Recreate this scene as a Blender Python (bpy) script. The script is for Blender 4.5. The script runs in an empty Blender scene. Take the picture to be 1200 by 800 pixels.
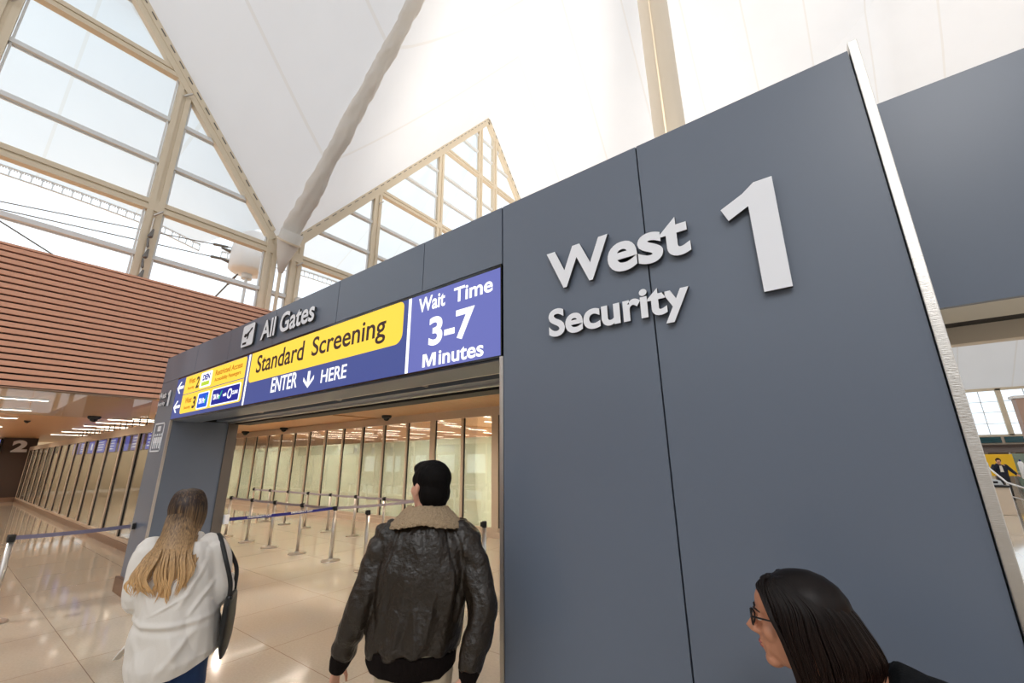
import bpy, bmesh, math, random
from mathutils import Vector, Matrix, noise, Euler
random.seed(7)
PI = math.pi
SC = bpy.context.scene
COL = SC.collection
V = Vector

# ------------------------------------------------------------------ materials
def lin(c):
    return tuple((x/255/12.92 if x/255 <= .04045 else ((x/255+.055)/1.055)**2.4) for x in c)

def mat(name, rgb, rough=.5, metal=0., var=0., vscale=8., bump=0., bscale=60., spec=.5, stretch=(1, 1, 1),
        emit=0., coat=0., linear=False, coord='Object'):
    m = bpy.data.materials.new(name); m.use_nodes = True
    nt = m.node_tree; n = nt.nodes; L = nt.links
    b = n['Principled BSDF']
    c = rgb if linear else lin(rgb)
    b.inputs['Base Color'].default_value = (*c, 1)
    b.inputs['Roughness'].default_value = rough
    b.inputs['Metallic'].default_value = metal
    b.inputs['Specular IOR Level'].default_value = spec
    b.inputs['Coat Weight'].default_value = coat
    b.inputs['Coat Roughness'].default_value = .035
    if emit:
        b.inputs['Emission Color'].default_value = (*c, 1)
        b.inputs['Emission Strength'].default_value = emit
    if var or bump:
        tc = n.new('ShaderNodeTexCoord'); mp = n.new('ShaderNodeMapping')
        mp.inputs['Scale'].default_value = stretch
        L.new(tc.outputs[coord], mp.inputs[0])
    if var:
        nz = n.new('ShaderNodeTexNoise'); nz.inputs['Scale'].default_value = vscale
        nz.inputs['Detail'].default_value = 5
        L.new(mp.outputs[0], nz.inputs['Vector'])
        mx = n.new('ShaderNodeMix'); mx.data_type = 'RGBA'
        mx.inputs['A'].default_value = (*[x*(1-var) for x in c], 1)
        mx.inputs['B'].default_value = (*[min(1, x*(1+var)) for x in c], 1)
        L.new(nz.outputs['Fac'], mx.inputs['Factor']); L.new(mx.outputs['Result'], b.inputs['Base Color'])
    if bump:
        nb = n.new('ShaderNodeTexNoise'); nb.inputs['Scale'].default_value = bscale
        nb.inputs['Detail'].default_value = 4
        L.new(mp.outputs[0], nb.inputs['Vector'])
        bp = n.new('ShaderNodeBump'); bp.inputs['Strength'].default_value = bump
        bp.inputs['Distance'].default_value = .02
        L.new(nb.outputs['Fac'], bp.inputs['Height']); L.new(bp.outputs[0], b.inputs['Normal'])
    return m

def screen_mat(name, rgb, k=1.):
    """lit display surface"""
    m = bpy.data.materials.new(name); m.use_nodes = True
    nt = m.node_tree; n = nt.nodes
    b = n['Principled BSDF']; c = lin(rgb)
    b.inputs['Base Color'].default_value = (.01, .01, .01, 1)
    b.inputs['Roughness'].default_value = .5
    b.inputs['Specular IOR Level'].default_value = .2
    b.inputs['Emission Color'].default_value = (*c, 1)
    b.inputs['Emission Strength'].default_value = k
    return m

def glass_mat(name, tint=(1, 1, 1), rough=.02, refl=.5):
    m = bpy.data.materials.new(name); m.use_nodes = True
    nt = m.node_tree; n = nt.nodes; L = nt.links; n.clear()
    o = n.new('ShaderNodeOutputMaterial'); t = n.new('ShaderNodeBsdfTransparent')
    g = n.new('ShaderNodeBsdfGlossy'); mx = n.new('ShaderNodeMixShader'); f = n.new('ShaderNodeFresnel')
    mu = n.new('ShaderNodeMath'); mu.operation = 'MULTIPLY'; mu.inputs[1].default_value = refl
    t.inputs[0].default_value = (*tint, 1); g.inputs['Roughness'].default_value = rough
    f.inputs[0].default_value = 1.5
    L.new(f.outputs[0], mu.inputs[0]); L.new(mu.outputs[0], mx.inputs[0])
    L.new(t.outputs[0], mx.inputs[1]); L.new(g.outputs[0], mx.inputs[2]); L.new(mx.outputs[0], o.inputs[0])
    return m

def fabric_mat(name, rgb, trans, seam_axis=None, seam_every=2.7):
    m = bpy.data.materials.new(name); m.use_nodes = True
    nt = m.node_tree; n = nt.nodes; L = nt.links; n.clear()
    o = n.new('ShaderNodeOutputMaterial'); d = n.new('ShaderNodeBsdfDiffuse'); t = n.new('ShaderNodeBsdfTranslucent')
    mx = n.new('ShaderNodeMixShader'); mx.inputs[0].default_value = trans
    tc = n.new('ShaderNodeTexCoord')
    nz = n.new('ShaderNodeTexNoise'); nz.inputs['Scale'].default_value = .6; nz.inputs['Detail'].default_value = 6
    L.new(tc.outputs['Object'], nz.inputs['Vector'])
    c = lin(rgb)
    cm = n.new('ShaderNodeMix'); cm.data_type = 'RGBA'
    cm.inputs['A'].default_value = (*[x*.94 for x in c], 1); cm.inputs['B'].default_value = (*c, 1)
    L.new(nz.outputs['Fac'], cm.inputs['Factor'])
    col = cm.outputs['Result']
    if seam_axis is not None:
        sp = n.new('ShaderNodeSeparateXYZ'); L.new(tc.outputs['Object'], sp.inputs[0])
        a = n.new('ShaderNodeMath'); a.operation = 'DIVIDE'; a.inputs[1].default_value = seam_every
        L.new(sp.outputs[seam_axis], a.inputs[0])
        fr = n.new('ShaderNodeMath'); fr.operation = 'FRACT'; L.new(a.outputs[0], fr.inputs[0])
        lt = n.new('ShaderNodeMath'); lt.operation = 'LESS_THAN'; lt.inputs[1].default_value = .03
        L.new(fr.outputs[0], lt.inputs[0])
        sm = n.new('ShaderNodeMix'); sm.data_type = 'RGBA'
        sm.inputs['B'].default_value = (c[0]*.92, c[1]*.90, c[2]*.87, 1)
        L.new(col, sm.inputs['A']); L.new(lt.outputs[0], sm.inputs['Factor']); col = sm.outputs['Result']
    L.new(col, d.inputs[0]); L.new(col, t.inputs[0])
    L.new(d.outputs[0], mx.inputs[1]); L.new(t.outputs[0], mx.inputs[2]); L.new(mx.outputs[0], o.inputs[0])
    return m

def floor_mat():
    m = mat('polished_tile', (206, 186, 168), rough=.085, spec=.6, coat=.22)
    nt = m.node_tree; n = nt.nodes; L = nt.links; b = n['Principled BSDF']
    tc = n.new('ShaderNodeTexCoord'); br = n.new('ShaderNodeTexBrick')
    br.offset = 0; br.inputs['Scale'].default_value = 1.
    br.inputs['Brick Width'].default_value = 1.22; br.inputs['Row Height'].default_value = 1.22
    br.inputs['Mortar Size'].default_value = .0035; br.inputs['Mortar Smooth'].default_value = .1
    br.inputs['Bias'].default_value = 0
    br.inputs['Color1'].default_value = (*lin((200, 187, 168)), 1)
    br.inputs['Color2'].default_value = (*lin((206, 193, 175)), 1)
    br.inputs['Mortar'].default_value = (*lin((150, 128, 112)), 1)
    L.new(tc.outputs['Object'], br.inputs['Vector'])
    nz = n.new('ShaderNodeTexNoise'); nz.inputs['Scale'].default_value = 45; nz.inputs['Detail'].default_value = 5
    L.new(tc.outputs['Object'], nz.inputs['Vector'])
    rp = n.new('ShaderNodeValToRGB'); rp.color_ramp.elements[0].position = .35; rp.color_ramp.elements[1].position = .75
    rp.color_ramp.elements[0].color = (.93, .93, .93, 1); rp.color_ramp.elements[1].color = (1.04, 1.04, 1.04, 1)
    L.new(nz.outputs['Fac'], rp.inputs[0])
    mx = n.new('ShaderNodeMix'); mx.data_type = 'RGBA'; mx.blend_type = 'MULTIPLY'; mx.inputs['Factor'].default_value = 1
    L.new(br.outputs['Color'], mx.inputs['A']); L.new(rp.outputs[0], mx.inputs['B'])
    L.new(mx.outputs['Result'], b.inputs['Base Color'])
    return m

def hair_mat(name, top, low, z_top, z_low, sheen=.35):
    m = mat(name, top, rough=.42, spec=.4)
    nt = m.node_tree; n = nt.nodes; L = nt.links; b = n['Principled BSDF']
    tc = n.new('ShaderNodeTexCoord'); sp = n.new('ShaderNodeSeparateXYZ'); L.new(tc.outputs['Object'], sp.inputs[0])
    mr = n.new('ShaderNodeMapRange'); mr.inputs['From Min'].default_value = z_low; mr.inputs['From Max'].default_value = z_top
    L.new(sp.outputs['Z'], mr.inputs['Value'])
    mp = n.new('ShaderNodeMapping'); mp.inputs['Scale'].default_value = (110, 110, 2); L.new(tc.outputs['Object'], mp.inputs[0])
    nz = n.new('ShaderNodeTexNoise'); nz.inputs['Scale'].default_value = 1.4; nz.inputs['Detail'].default_value = 3
    L.new(mp.outputs[0], nz.inputs['Vector'])
    ad = n.new('ShaderNodeMath'); ad.operation = 'MULTIPLY_ADD'; ad.inputs[1].default_value = .95
    L.new(nz.outputs['Fac'], ad.inputs[0])
    sb = n.new('ShaderNodeMath'); sb.operation = 'SUBTRACT'; sb.inputs[1].default_value = .48
    L.new(mr.outputs[0], sb.inputs[0]); L.new(sb.outputs[0], ad.inputs[2])
    rp = n.new('ShaderNodeValToRGB'); e = rp.color_ramp.elements
    e[0].position = 0; e[0].color = (*lin(low), 1); e[1].position = 1; e[1].color = (*lin(top), 1)
    L.new(ad.outputs[0], rp.inputs[0]); L.new(rp.outputs[0], b.inputs['Base Color'])
    return m

M = dict(
    floor=floor_mat(),
    panel=mat('slate_grey_panel', (103, 112, 127), rough=.34, spec=.45, var=.03, vscale=1.5),
    panel_dark=mat('dark_panel_core', (20, 20, 22), rough=.7),
    brown_panel=mat('dark_brown_panel', (74, 58, 50), rough=.4, spec=.4),
    steel=mat('brushed_steel', (205, 200, 194), rough=.28, metal=1., bump=.15, bscale=30, stretch=(1, 1, 12)),
    steel_dark=mat('dark_steel', (120, 116, 112), rough=.4, metal=.9),
    bronze=mat('bronze_base_metal', (150, 122, 102), rough=.38, metal=.8),
    mullion=mat('champagne_aluminium', (200, 182, 162), rough=.42, metal=.15),
    cream=mat('cream_painted_steel', (222, 208, 184), rough=.5, var=.03, vscale=3),
    cream_rail=mat('pale_window_rail', (226, 230, 232), rough=.45),
    wood=mat('cedar_slat', (226, 168, 140), rough=.5, var=.10, vscale=3, stretch=(1, .25, 9)),
    wood_soffit=mat('warm_wood_soffit', (202, 152, 104), rough=.38, var=.09, vscale=2.2, stretch=(6, .5, 1)),
    wood_x=mat('warm_wood_ceiling', (206, 166, 122), rough=.42, var=.10, vscale=2.2, stretch=(.5, 6, 1)),
    black=mat('black_matte', (14, 14, 15), rough=.55),
    black_gloss=mat('black_gloss', (10, 10, 11), rough=.12),
    gasket=mat('black_gasket', (12, 12, 12), rough=.8),
    white=mat('white_paint', (236, 236, 236), rough=.45),
    letter=mat('satin_silver_letter', (240, 242, 248), rough=.42, spec=.4),
    letter_side=mat('letter_return', (60, 62, 66), rough=.5),
    glass=glass_mat('clear_glass', (.96, .985, .98), refl=.6),
    glass_win=glass_mat('window_glass', (.95, .98, 1.), refl=.35),
    glass_baffle=glass_mat('smoke_baffle_glass', (.93, .95, .94), refl=2.2),
    fabric=fabric_mat('tent_fabric', (241, 242, 245), .19, 0, 2.7),
    fabric_out=fabric_mat('canopy_fabric', (228, 238, 245), .46, 1, 2.6),
    tube=fabric_mat('tube_fabric', (240, 236, 230), .2),
    strip=screen_mat('strip_lamp', (255, 240, 222), 9.),
    mast=mat('cream_mast', (226, 212, 190), rough=.5),
    belt_grey=mat('grey_belt', (150, 140, 150), rough=.8, bump=.2, bscale=300),
    belt_blue=mat('navy_belt', (26, 28, 120), rough=.7),
    belt_violet=mat('slate_violet_belt', (128, 124, 150), rough=.75),
    teal=mat('teal_panel', (24, 120, 100), rough=.4),
    teal_dark=mat('dark_teal_glass', (30, 84, 92), rough=.15),
    yellow=mat('yellow_board', (248, 196, 30), rough=.5),
    brown_pylon=mat('taupe_pylon', (176, 146, 130), rough=.5),
    stone=mat('beige_stone', (212, 196, 176), rough=.4, var=.05, vscale=4),
    red=mat('red_pipe', (190, 50, 46), rough=.4),
)
def frosted():
    m = bpy.data.materials.new('frosted_film'); m.use_nodes = True
    nt = m.node_tree; n = nt.nodes; L = nt.links; n.clear()
    o = n.new('ShaderNodeOutputMaterial')
    d = n.new('ShaderNodeBsdfDiffuse'); d.inputs[0].default_value = (*lin((226, 230, 210)), 1)
    t = n.new('ShaderNodeBsdfTranslucent'); t.inputs[0].default_value = (*lin((216, 222, 196)), 1)
    g = n.new('ShaderNodeBsdfGlossy'); g.inputs['Roughness'].default_value = .06
    a = n.new('ShaderNodeMixShader'); a.inputs[0].default_value = .5
    b = n.new('ShaderNodeMixShader'); f = n.new('ShaderNodeFresnel'); f.inputs[0].default_value = 1.5
    L.new(d.outputs[0], a.inputs[1]); L.new(t.outputs[0], a.inputs[2])
    b.inputs[0].default_value = .02; L.new(a.outputs[0], b.inputs[1]); L.new(g.outputs[0], b.inputs[2])
    L.new(b.outputs[0], o.inputs[0])
    return m
M['frost'] = frosted()

# ------------------------------------------------------------------ object helpers
WL = {}
def wl(o):
    return WL.get(o.name, V((0, 0, 0))) if o else V((0, 0, 0))

def tag(o, label=None, cat=None, group=None, kind=None):
    if label: o['label'] = label
    if cat: o['category'] = cat
    if group: o['group'] = group
    if kind: o['kind'] = kind
    return o

def empty(name, loc=(0, 0, 0), rz=0., parent=None):
    o = bpy.data.objects.new(name, None); COL.objects.link(o)
    o.location = V(loc); o.rotation_euler = (0, 0, rz); o.empty_display_size = .1
    if parent: o.parent = parent
    WL[o.name] = V(loc)
    return o

class G:
    def __init__(s): s.v = []; s.f = []
    def add(s, vs, fs):
        k = len(s.v); s.v += [V(p) for p in vs]; s.f += [tuple(i+k for i in f) for f in fs]; return s
    def box(s, x0, x1, y0, y1, z0, z1):
        vs = [(x, y, z) for z in (z0, z1) for y in (y0, y1) for x in (x0, x1)]
        return s.add(vs, [(0, 2, 3, 1), (4, 5, 7, 6), (0, 1, 5, 4), (2, 6, 7, 3), (0, 4, 6, 2), (1, 3, 7, 5)])
    def obox(s, c, half, R):
        vs = [V(c)+R@V((x*half[0], y*half[1], z*half[2])) for z in (-1, 1) for y in (-1, 1) for x in (-1, 1)]
        return s.add(vs, [(0, 2, 3, 1), (4, 5, 7, 6), (0, 1, 5, 4), (2, 6, 7, 3), (0, 4, 6, 2), (1, 3, 7, 5)])
    def bar(s, a, b, w, d, side):
        """rectangular bar from a to b; w across `side` direction, d across the other"""
        a, b = V(a), V(b); t = (b-a).normalized(); u = V(side); u = (u-t*u.dot(t)).normalized(); w2 = t.cross(u)
        vs = [p+u*(i*w/2)+w2*(j*d/2) for p in (a, b) for i, j in ((-1, -1), (1, -1), (1, 1), (-1, 1))]
        return s.add(vs, [(0, 3, 2, 1), (4, 5, 6, 7), (0, 1, 5, 4), (1, 2, 6, 5), (2, 3, 7, 6), (3, 0, 4, 7)])
    def prism(s, poly, y0, y1):
        """poly in x,z extruded along y (any simple polygon)"""
        n = len(poly)
        vs = [(x, y0, z) for x, z in poly]+[(x, y1, z) for x, z in poly]
        fs = [tuple(range(n)), tuple(range(2*n-1, n-1, -1))]+[(i, (i+n), (i+1) % n+n, (i+1) % n) for i in range(n)]
        return s.add(vs, fs)
    def sweep(s, pts, rad, n=12, ref=(0, 1, 0), cap=True):
        pts = [V(p) for p in pts]; m = len(pts)
        if not isinstance(rad, (list, tuple)): rad = [rad]*m
        rad = [(r, r) if not isinstance(r, (list, tuple)) else r for r in rad]
        vs = []
        for i, p in enumerate(pts):
            t = (pts[min(i+1, m-1)]-pts[max(i-1, 0)]).normalized()
            a = V(ref)-t*V(ref).dot(t)
            if a.length < 1e-3: a = V((1, 0, 0))-t*t.x
            a.normalize(); b = t.cross(a)
            for k in range(n):
                th = 2*PI*k/n
                vs.append(p+b*(rad[i][0]*math.cos(th))+a*(rad[i][1]*math.sin(th)))
        fs = [(i*n+k, i*n+(k+1) % n, (i+1)*n+(k+1) % n, (i+1)*n+k) for i in range(m-1) for k in range(n)]
        if cap: fs += [tuple(range(n-1, -1, -1)), tuple((m-1)*n+k for k in range(n))]
        return s.add(vs, fs)
    def lathe(s, prof, c=(0, 0, 0), n=24, axis=None):
        """prof: (r, z) list around z at c"""
        c = V(c); R = axis or Matrix.Identity(3)
        vs = [c+R@V((r*math.cos(2*PI*k/n), r*math.sin(2*PI*k/n), z)) for r, z in prof for k in range(n)]
        m = len(prof)
        fs = [(i*n+k, i*n+(k+1) % n, (i+1)*n+(k+1) % n, (i+1)*n+k) for i in range(m-1) for k in range(n)]
        fs += [tuple(range(n-1, -1, -1)), tuple((m-1)*n+k for k in range(n))]
        return s.add(vs, fs)
    def ell(s, c, r, T=None, n=16, m=10):
        vs = []; fs = []
        for i in range(m+1):
            ph = PI*i/m-PI/2
            for k in range(n):
                th = 2*PI*k/n
                vs.append(V((c[0]+r[0]*math.cos(ph)*math.cos(th), c[1]+r[1]*math.cos(ph)*math.sin(th), c[2]+r[2]*math.sin(ph))))
        if T: vs = [T@v for v in vs]
        fs = [(i*n+k, i*n+(k+1) % n, (i+1)*n+(k+1) % n, (i+1)*n+k) for i in range(m) for k in range(n)]
        return s.add(vs, fs)
    def cap(s, a, b, ra, rb, n=12):
        """tapered capsule"""
        a, b = V(a), V(b); t = (b-a).normalized(); P = []; R = []
        for k in range(4, 0, -1):
            th = PI/2*k/4.2; P.append(a-t*ra*math.sin(th)); R.append(ra*math.cos(th))
        P += [a, b]; R += [ra, rb]
        for k in range(1, 5):
            th = PI/2*k/4.2; P.append(b+t*rb*math.sin(th)); R.append(rb*math.cos(th))
        return s.sweep(P, R, n)
    def xf(s, T):
        s.v = [T@v for v in s.v]; return s
    def build(s, name, m, parent=None, local=False, smooth=False, bevel=0., remesh=0., sm=0, fn=None, kind=None, auto=None):
        me = bpy.data.meshes.new(name)
        off = V((0, 0, 0)) if (local or not parent) else wl(parent)
        me.from_pydata([tuple(v-off) for v in s.v], [], s.f); me.update()
        bm = bmesh.new(); bm.from_mesh(me); bmesh.ops.remove_doubles(bm, verts=bm.verts, dist=1e-6)
        if len(bm.faces) > 1: bmesh.ops.recalc_face_normals(bm, faces=bm.faces)
        bm.to_mesh(me); bm.free()
        if remesh:
            o = bpy.data.objects.new('tmp', me); COL.objects.link(o)
            r = o.modifiers.new('r', 'REMESH'); r.mode = 'VOXEL'; r.voxel_size = remesh
            if sm:
                k = o.modifiers.new('s', 'SMOOTH'); k.iterations = sm; k.factor = .5
            dg = bpy.context.evaluated_depsgraph_get()
            me2 = bpy.data.meshes.new_from_object(o.evaluated_get(dg))
            bpy.data.objects.remove(o); bpy.data.meshes.remove(me); me = me2; me.name = name
            smooth = True
        if fn:
            nn = [v.normal.copy() for v in me.vertices]
            for v, nr in zip(me.vertices, nn): v.co = fn(v.co.copy(), nr)
            me.update()
        if bevel:
            bm = bmesh.new(); bm.from_mesh(me)
            ed = [e for e in bm.edges if len(e.link_faces) == 2 and e.calc_face_angle(0) > .5]
            bmesh.ops.bevel(bm, geom=ed, offset=bevel, segments=2, affect='EDGES', profile=.6)
            bm.to_mesh(me); bm.free()
        me.materials.clear(); me.materials.append(m)
        if smooth:
            for p in me.polygons: p.use_smooth = True
        o = bpy.data.objects.new(name, me); COL.objects.link(o)
        if parent: o.parent = parent
        WL[o.name] = off
        if kind: o['kind'] = kind
        return o

def copy_tree(o, parent=None):
    c = o.copy(); COL.objects.link(c); c.parent = parent
    for ch in list(o.children): copy_tree(ch, c)
    return c

def text_g(body, x0, x1, z0, z1, y, depth=.004, bold=.02, shear=0., fit_desc=True, ref=None):
    """flat lettering standing in plane y=const, facing -Y, filling x0..x1, z0..z1 with its outline"""
    cu = bpy.data.curves.new('t', 'FONT'); cu.body = body; cu.size = 1; cu.offset = bold; cu.extrude = .5
    cu.shear = shear; cu.resolution_u = 6
    o = bpy.data.objects.new('t', cu); COL.objects.link(o)
    dg = bpy.context.evaluated_depsgraph_get()
    me = bpy.data.meshes.new_from_object(o.evaluated_get(dg))
    bpy.data.objects.remove(o)
    xs = [v.co.x for v in me.vertices]; ys = [v.co.y for v in me.vertices]
    a, b, c, d = min(xs), max(xs), min(ys), max(ys)
    g = G()
    vs = [(x0+(v.co.x-a)/(b-a)*(x1-x0), y-depth*(v.co.z+.5), z0+(v.co.y-c)/(d-c)*(z1-z0)) for v in me.vertices]
    g.add(vs, [tuple(p.vertices) for p in me.polygons])
    bpy.data.meshes.remove(me); bpy.data.curves.remove(cu)
    return g

def rrect(x0, x1, z0, z1, r=(0, 0, 0, 0), n=6):
    """rounded rectangle; radii bl, br, tr, tl"""
    out = []
    for (cx, cz, rr, a0) in ((x0+r[0], z0+r[0], r[0], PI), (x1-r[1], z0+r[1], r[1], 1.5*PI), (x1-r[2], z1-r[2], r[2], 0), (x0+r[3], z1-r[3], r[3], .5*PI)):
        if rr == 0: out.append((cx, cz)); continue
        for k in range(n+1):
            t = a0+PI/2*k/n; out.append((cx+rr*math.cos(t), cz+rr*math.sin(t)))
    return out

# ------------------------------------------------------------------ camera
cam = bpy.data.objects.new('camera', bpy.data.cameras.new('camera')); COL.objects.link(cam)
R = Matrix(((0.79966619, 0.17119176, 0.57552355), (0.60036953, -0.21278513, -0.77089488), (-0.009508, 0.96198538, -0.27293539)))
cam.matrix_world = Matrix.Translation((0, 0, 1.8)) @ R.to_4x4()
cam.data.sensor_width = 36; cam.data.lens = 488/1200*36; cam.data.clip_start = .05; cam.data.clip_end = 500
SC.camera = cam

# ------------------------------------------------------------------ floor
G().box(-44, 30, -26, 62, -.3, 0).build('floor', M['floor'])
tag(bpy.data.objects['floor'], 'polished cream tile floor of the terminal hall', 'floor', kind='structure')

# ------------------------------------------------------------------ tent roof
XW = -13.0; VY = 5.19; RY = 10.1
def zv(x):
    u = min(x, 13-x if x > 6.5 else x)
    u = x if x < 6.5 else 13-x
    return 8.4+(u+13)*.915-.004*(u+13)**2*0
def zr(x):
    u = x if x < 6.5 else 13-x
    if u <= -3.3: return 21.1+(u+13)*1.385
    return 34.53-.25*(u+3.3)*(1-(u+3.3)/12)
def roof_z(x, s):
    k = max(0, min(1, (x-XW)/9))*max(0, min(1, (26-x)/9))
    p = 1+.22*k
    return zv(x)+(zr(x)-zv(x))*s**p
ceil = empty('ceiling', (0, 5.19, 0)); tag(ceil, 'white tensile fabric roof of tent-like peaks and valleys', 'ceiling', kind='structure')
def sheet(ya, yb):           # valley at ya, ridge at yb
    g = G(); nx, ny = 52, 14
    vs = []
    for i in range(nx+1):
        x = XW+39*i/nx
        for j in range(ny+1):
            s = j/ny; vs.append((x, ya+(yb-ya)*s, roof_z(x, s)))
    g.add(vs, [(i*(ny+1)+j, i*(ny+1)+j+1, (i+1)*(ny+1)+j+1, (i+1)*(ny+1)+j) for i in range(nx) for j in range(ny)])
    o = g.build('fabric_panel', M['fabric'], ceil, smooth=True)
    return o
for v in (-15.01, 5.19):
    sheet(v, v+RY); sheet(v, v-RY)
sheet(25.39, 15.29)
# closing sheet running down from the last valley to the far end wall
g = G(); vs = []; nx, ny = 40, 12
for i in range(nx+1):
    x = XW+39*i/nx
    for j in range(ny+1):
        s = j/ny; z0 = roof_z(x, 0); y = 25.39+(45-25.39)*s
        vs.append((x, y, z0+(6.35-z0)*(s**.85)))
g.add(vs, [(i*(ny+1)+j, i*(ny+1)+j+1, (i+1)*(ny+1)+j+1, (i+1)*(ny+1)+j) for i in range(nx) for j in range(ny)])
g.build('fabric_panel', M['fabric'], ceil, smooth=True)
# fabric-clamp edge strips along the gables (with rows of clamp bolts)
def gable_line(s):   # y -> z on the wall plane
    return 8.37+abs(s)/RY*(21.07-8.37)
edge = G(); bolts = G()
for v in (-15.01, 5.19, 25.39):
    for sg in (-1, 1):
        if v == 25.39 and sg == 1: continue
        if v == -15.01 and sg == -1: continue
        a = V((XW+.04, v+sg*.35, gable_line(.35)-.02)); b = V((XW+.04, v+sg*RY, gable_line(RY)-.02))
        edge.bar(a, b, .10, .17, (1, 0, 0))
        n = int((b-a).length/.42)
        for k in range(n):
            p = a+(b-a)*((k+.5)/n)+V((.055, 0, .02)); d = (b-a).normalized()
            bolts.bar(p-d*.10, p+d*.10, .03, .022, (1, 0, 0))
e = edge.build('clamp_strip', M['cream'], ceil)
bolts.build('clamp_bolts', M['steel_dark'], ceil)

# padded valley tube
def lump(sc, amp, st=(1, 1, 1)):
    def f(co, n):
        q = V((co.x*sc*st[0], co.y*sc*st[1], co.z*sc*st[2]))
        return co+n*(noise.noise(q)*amp+noise.noise(q*2.3)*amp*.5)
    return f
def valley_tube(vy, label, length=18.5):
    root = empty('roof_valley_tube', (XW+.2, vy, 8.0)); tag(root, label, 'roof tube', 'fabric sleeves along the roof valleys')
    pts = []; rad = []
    for k in range(260):
        t = k/259; x = XW+.35+length*t
        pts.append((x, vy, zv(x)-.10+.05*math.sin(t*PI))); rad.append(.27-.12*min(1, t*2.4))
    g = G(); g.sweep(pts, rad, 28)
    g.build('fabric_sleeve', M['tube'], root, smooth=True, fn=lambda co, n: lump(5.5, .035, (.8, 1.6, .8))(lump(2.2, .05, (.7, 2, .7))(co, n), n))
    g = G(); g.sweep([(XW+.62, vy, 8.70), (XW+.42, vy, 8.35), (XW+.25, vy, 7.95), (XW+.18, vy, 7.45)], [.33, .31, .2, .07], 24)
    g.build('tapered_boot', M['tube'], root, smooth=True)
    g = G(); g.cap((XW+.17, vy, 7.5), (XW+.17, vy, 5.9), .05, .05, 12); g.build('drain_pipe', M['cream'], root, smooth=True)
    g = G(); g.lathe([(.335, -.03), (.36, -.03), (.36, .03), (.335, .03)], (XW+.46, vy, 8.42), 28,
                     axis=Euler((0, math.radians(35), 0)).to_matrix())
    g.build('collar_ring', M['mast'], root, smooth=False)
valley_tube(5.19, 'wrinkled white fabric sleeve rising along the roof valley beside the glazing')
valley_tube(25.39, 'wrinkled fabric sleeve in the roof valley beyond the far glazed gable', 5.)

# mast
def mast(x, y, label):
    root = empty('roof_mast', (x, y, 0)); tag(root, label, 'mast')
    G().lathe([(.72, 0), (.72, .06), (.62, .1), (.62, 34.2)], (x, y, 0), 40).build('pole', M['mast'], root, smooth=True)
    g = G().box(x-.03, x+.03, y-.65, y-.60, .1, 34); g.build('weld_seam', M['cream'], root)
    G().lathe([(.8, 0), (.8, .35)], (x, y, 0), 40).build('base_collar', M['steel'], root)
mast(-3.2, 15.29, 'tall cream steel mast rising through the roof behind the big grey wall')
mast(16.3, 15.29, 'tall cream steel mast standing in the right half of the hall')

# ------------------------------------------------------------------ west clerestory windows
def clerestory(n, vy, y_lo, y_hi, label):
    """frames of the glazing on both sides of the valley at vy"""
    w = empty('window_%d' % n, (XW, vy, 5.5)); tag(w, label, 'window', kind='structure')
    X = XW
    fr = G()
    offs = [o for o in (-9.5, -6.35, -3.15, -.28, .5, 3.3, 6.6, 9.45)]
    for o in offs:
        y = vy+o
        if not (y_lo <= y <= y_hi): continue
        zt = gable_line(o)-.05
        fr.box(X-.14, X+.06, y-.16, y-.04, 5.6, zt); fr.box(X-.14, X+.06, y+.04, y+.16, 5.6, zt); fr.box(X-.12, X+.02, y-.06, y+.06, 5.6, zt)
    # gable beams
    for sg in (-1, 1):
        ya = vy+sg*.3; yb = vy+sg*RY
        fr.bar((X-.03, ya, gable_line(.3)-.22), (X-.03, yb, gable_line(RY)-.22), .2, .24, (1, 0, 0))
    for z in (5.6, 8.2, 12.35, 16.8):
        o = max(0, (z-8.37)/12.7*RY)
        for sg in (-1, 1):
            a = vy+sg*o; b = vy+sg*RY
            fr.box(X-.14, X+.06, min(a, b), max(a, b), z-.15, z-.03); fr.box(X-.14, X+.04, min(a, b), max(a, b), z+.03, z+.15)
            fr.box(X-.12, X+.0, min(a, b), max(a, b), z-.05, z+.05)
    for o in offs:
        for z in (5.6, 8.2, 12.35, 16.8):
            if z < gable_line(o)+.3 and y_lo <= vy+o <= y_hi: fr.box(X-.142, X+.065, vy+o-.165, vy+o+.165, z-.155, z+.155)
    fr.build('frame', M['cream'], w)
    rl = G()
    for z in (6.83, 9.5, 10.85, 13.85, 15.25, 18.3, 19.4):
        o = max(0, (z-8.37)/12.7*RY)
        for sg in (-1, 1):
            a = vy+sg*o; b = vy+sg*RY
            rl.box(X-.1, X+.0, min(a, b), max(a, b), z-.055, z+.055)
            rl.box(X-.13, X-.1, min(a, b), max(a, b), z-.085, z-.055)
    for i, o in enumerate(offs[:-1]):     # slim pane rims beside the verticals
        for y in (vy+o+.2, vy+offs[i+1]-.2):
            zt = gable_line(abs(y-vy))-.1
            rl.box(X-.1, X-.04, y-.02, y+.02, 5.6, zt)
    rl.build('glazing_rail', M['cream_rail'], w)
    for sg in (-1, 1):
        poly = [(vy, 5.5), (vy+sg*RY, 5.5), (vy+sg*RY, gable_line(RY)), (vy, gable_line(0))]
        G().add([(X-.075, y, z) for y, z in poly], [(0, 1, 2, 3)]).build('pane', M['glass_win'], w)
    hk = G()                               # small latch fittings on the posts
    for o in offs[1:-1]:
        for z in (7.9, 11.7):
            if z < gable_line(o)-1 or abs(o) > 3:
                hk.cap((X+.12, vy+o, z), (X+.2, vy+o+.12, z+.12), .035, .025, 8)
    hk.build('latch', M['steel'], w, smooth=True)
    return w
clerestory(1, -15.01, -26, -5, 'cream framed glazed gable of the west wall behind the camera')
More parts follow.
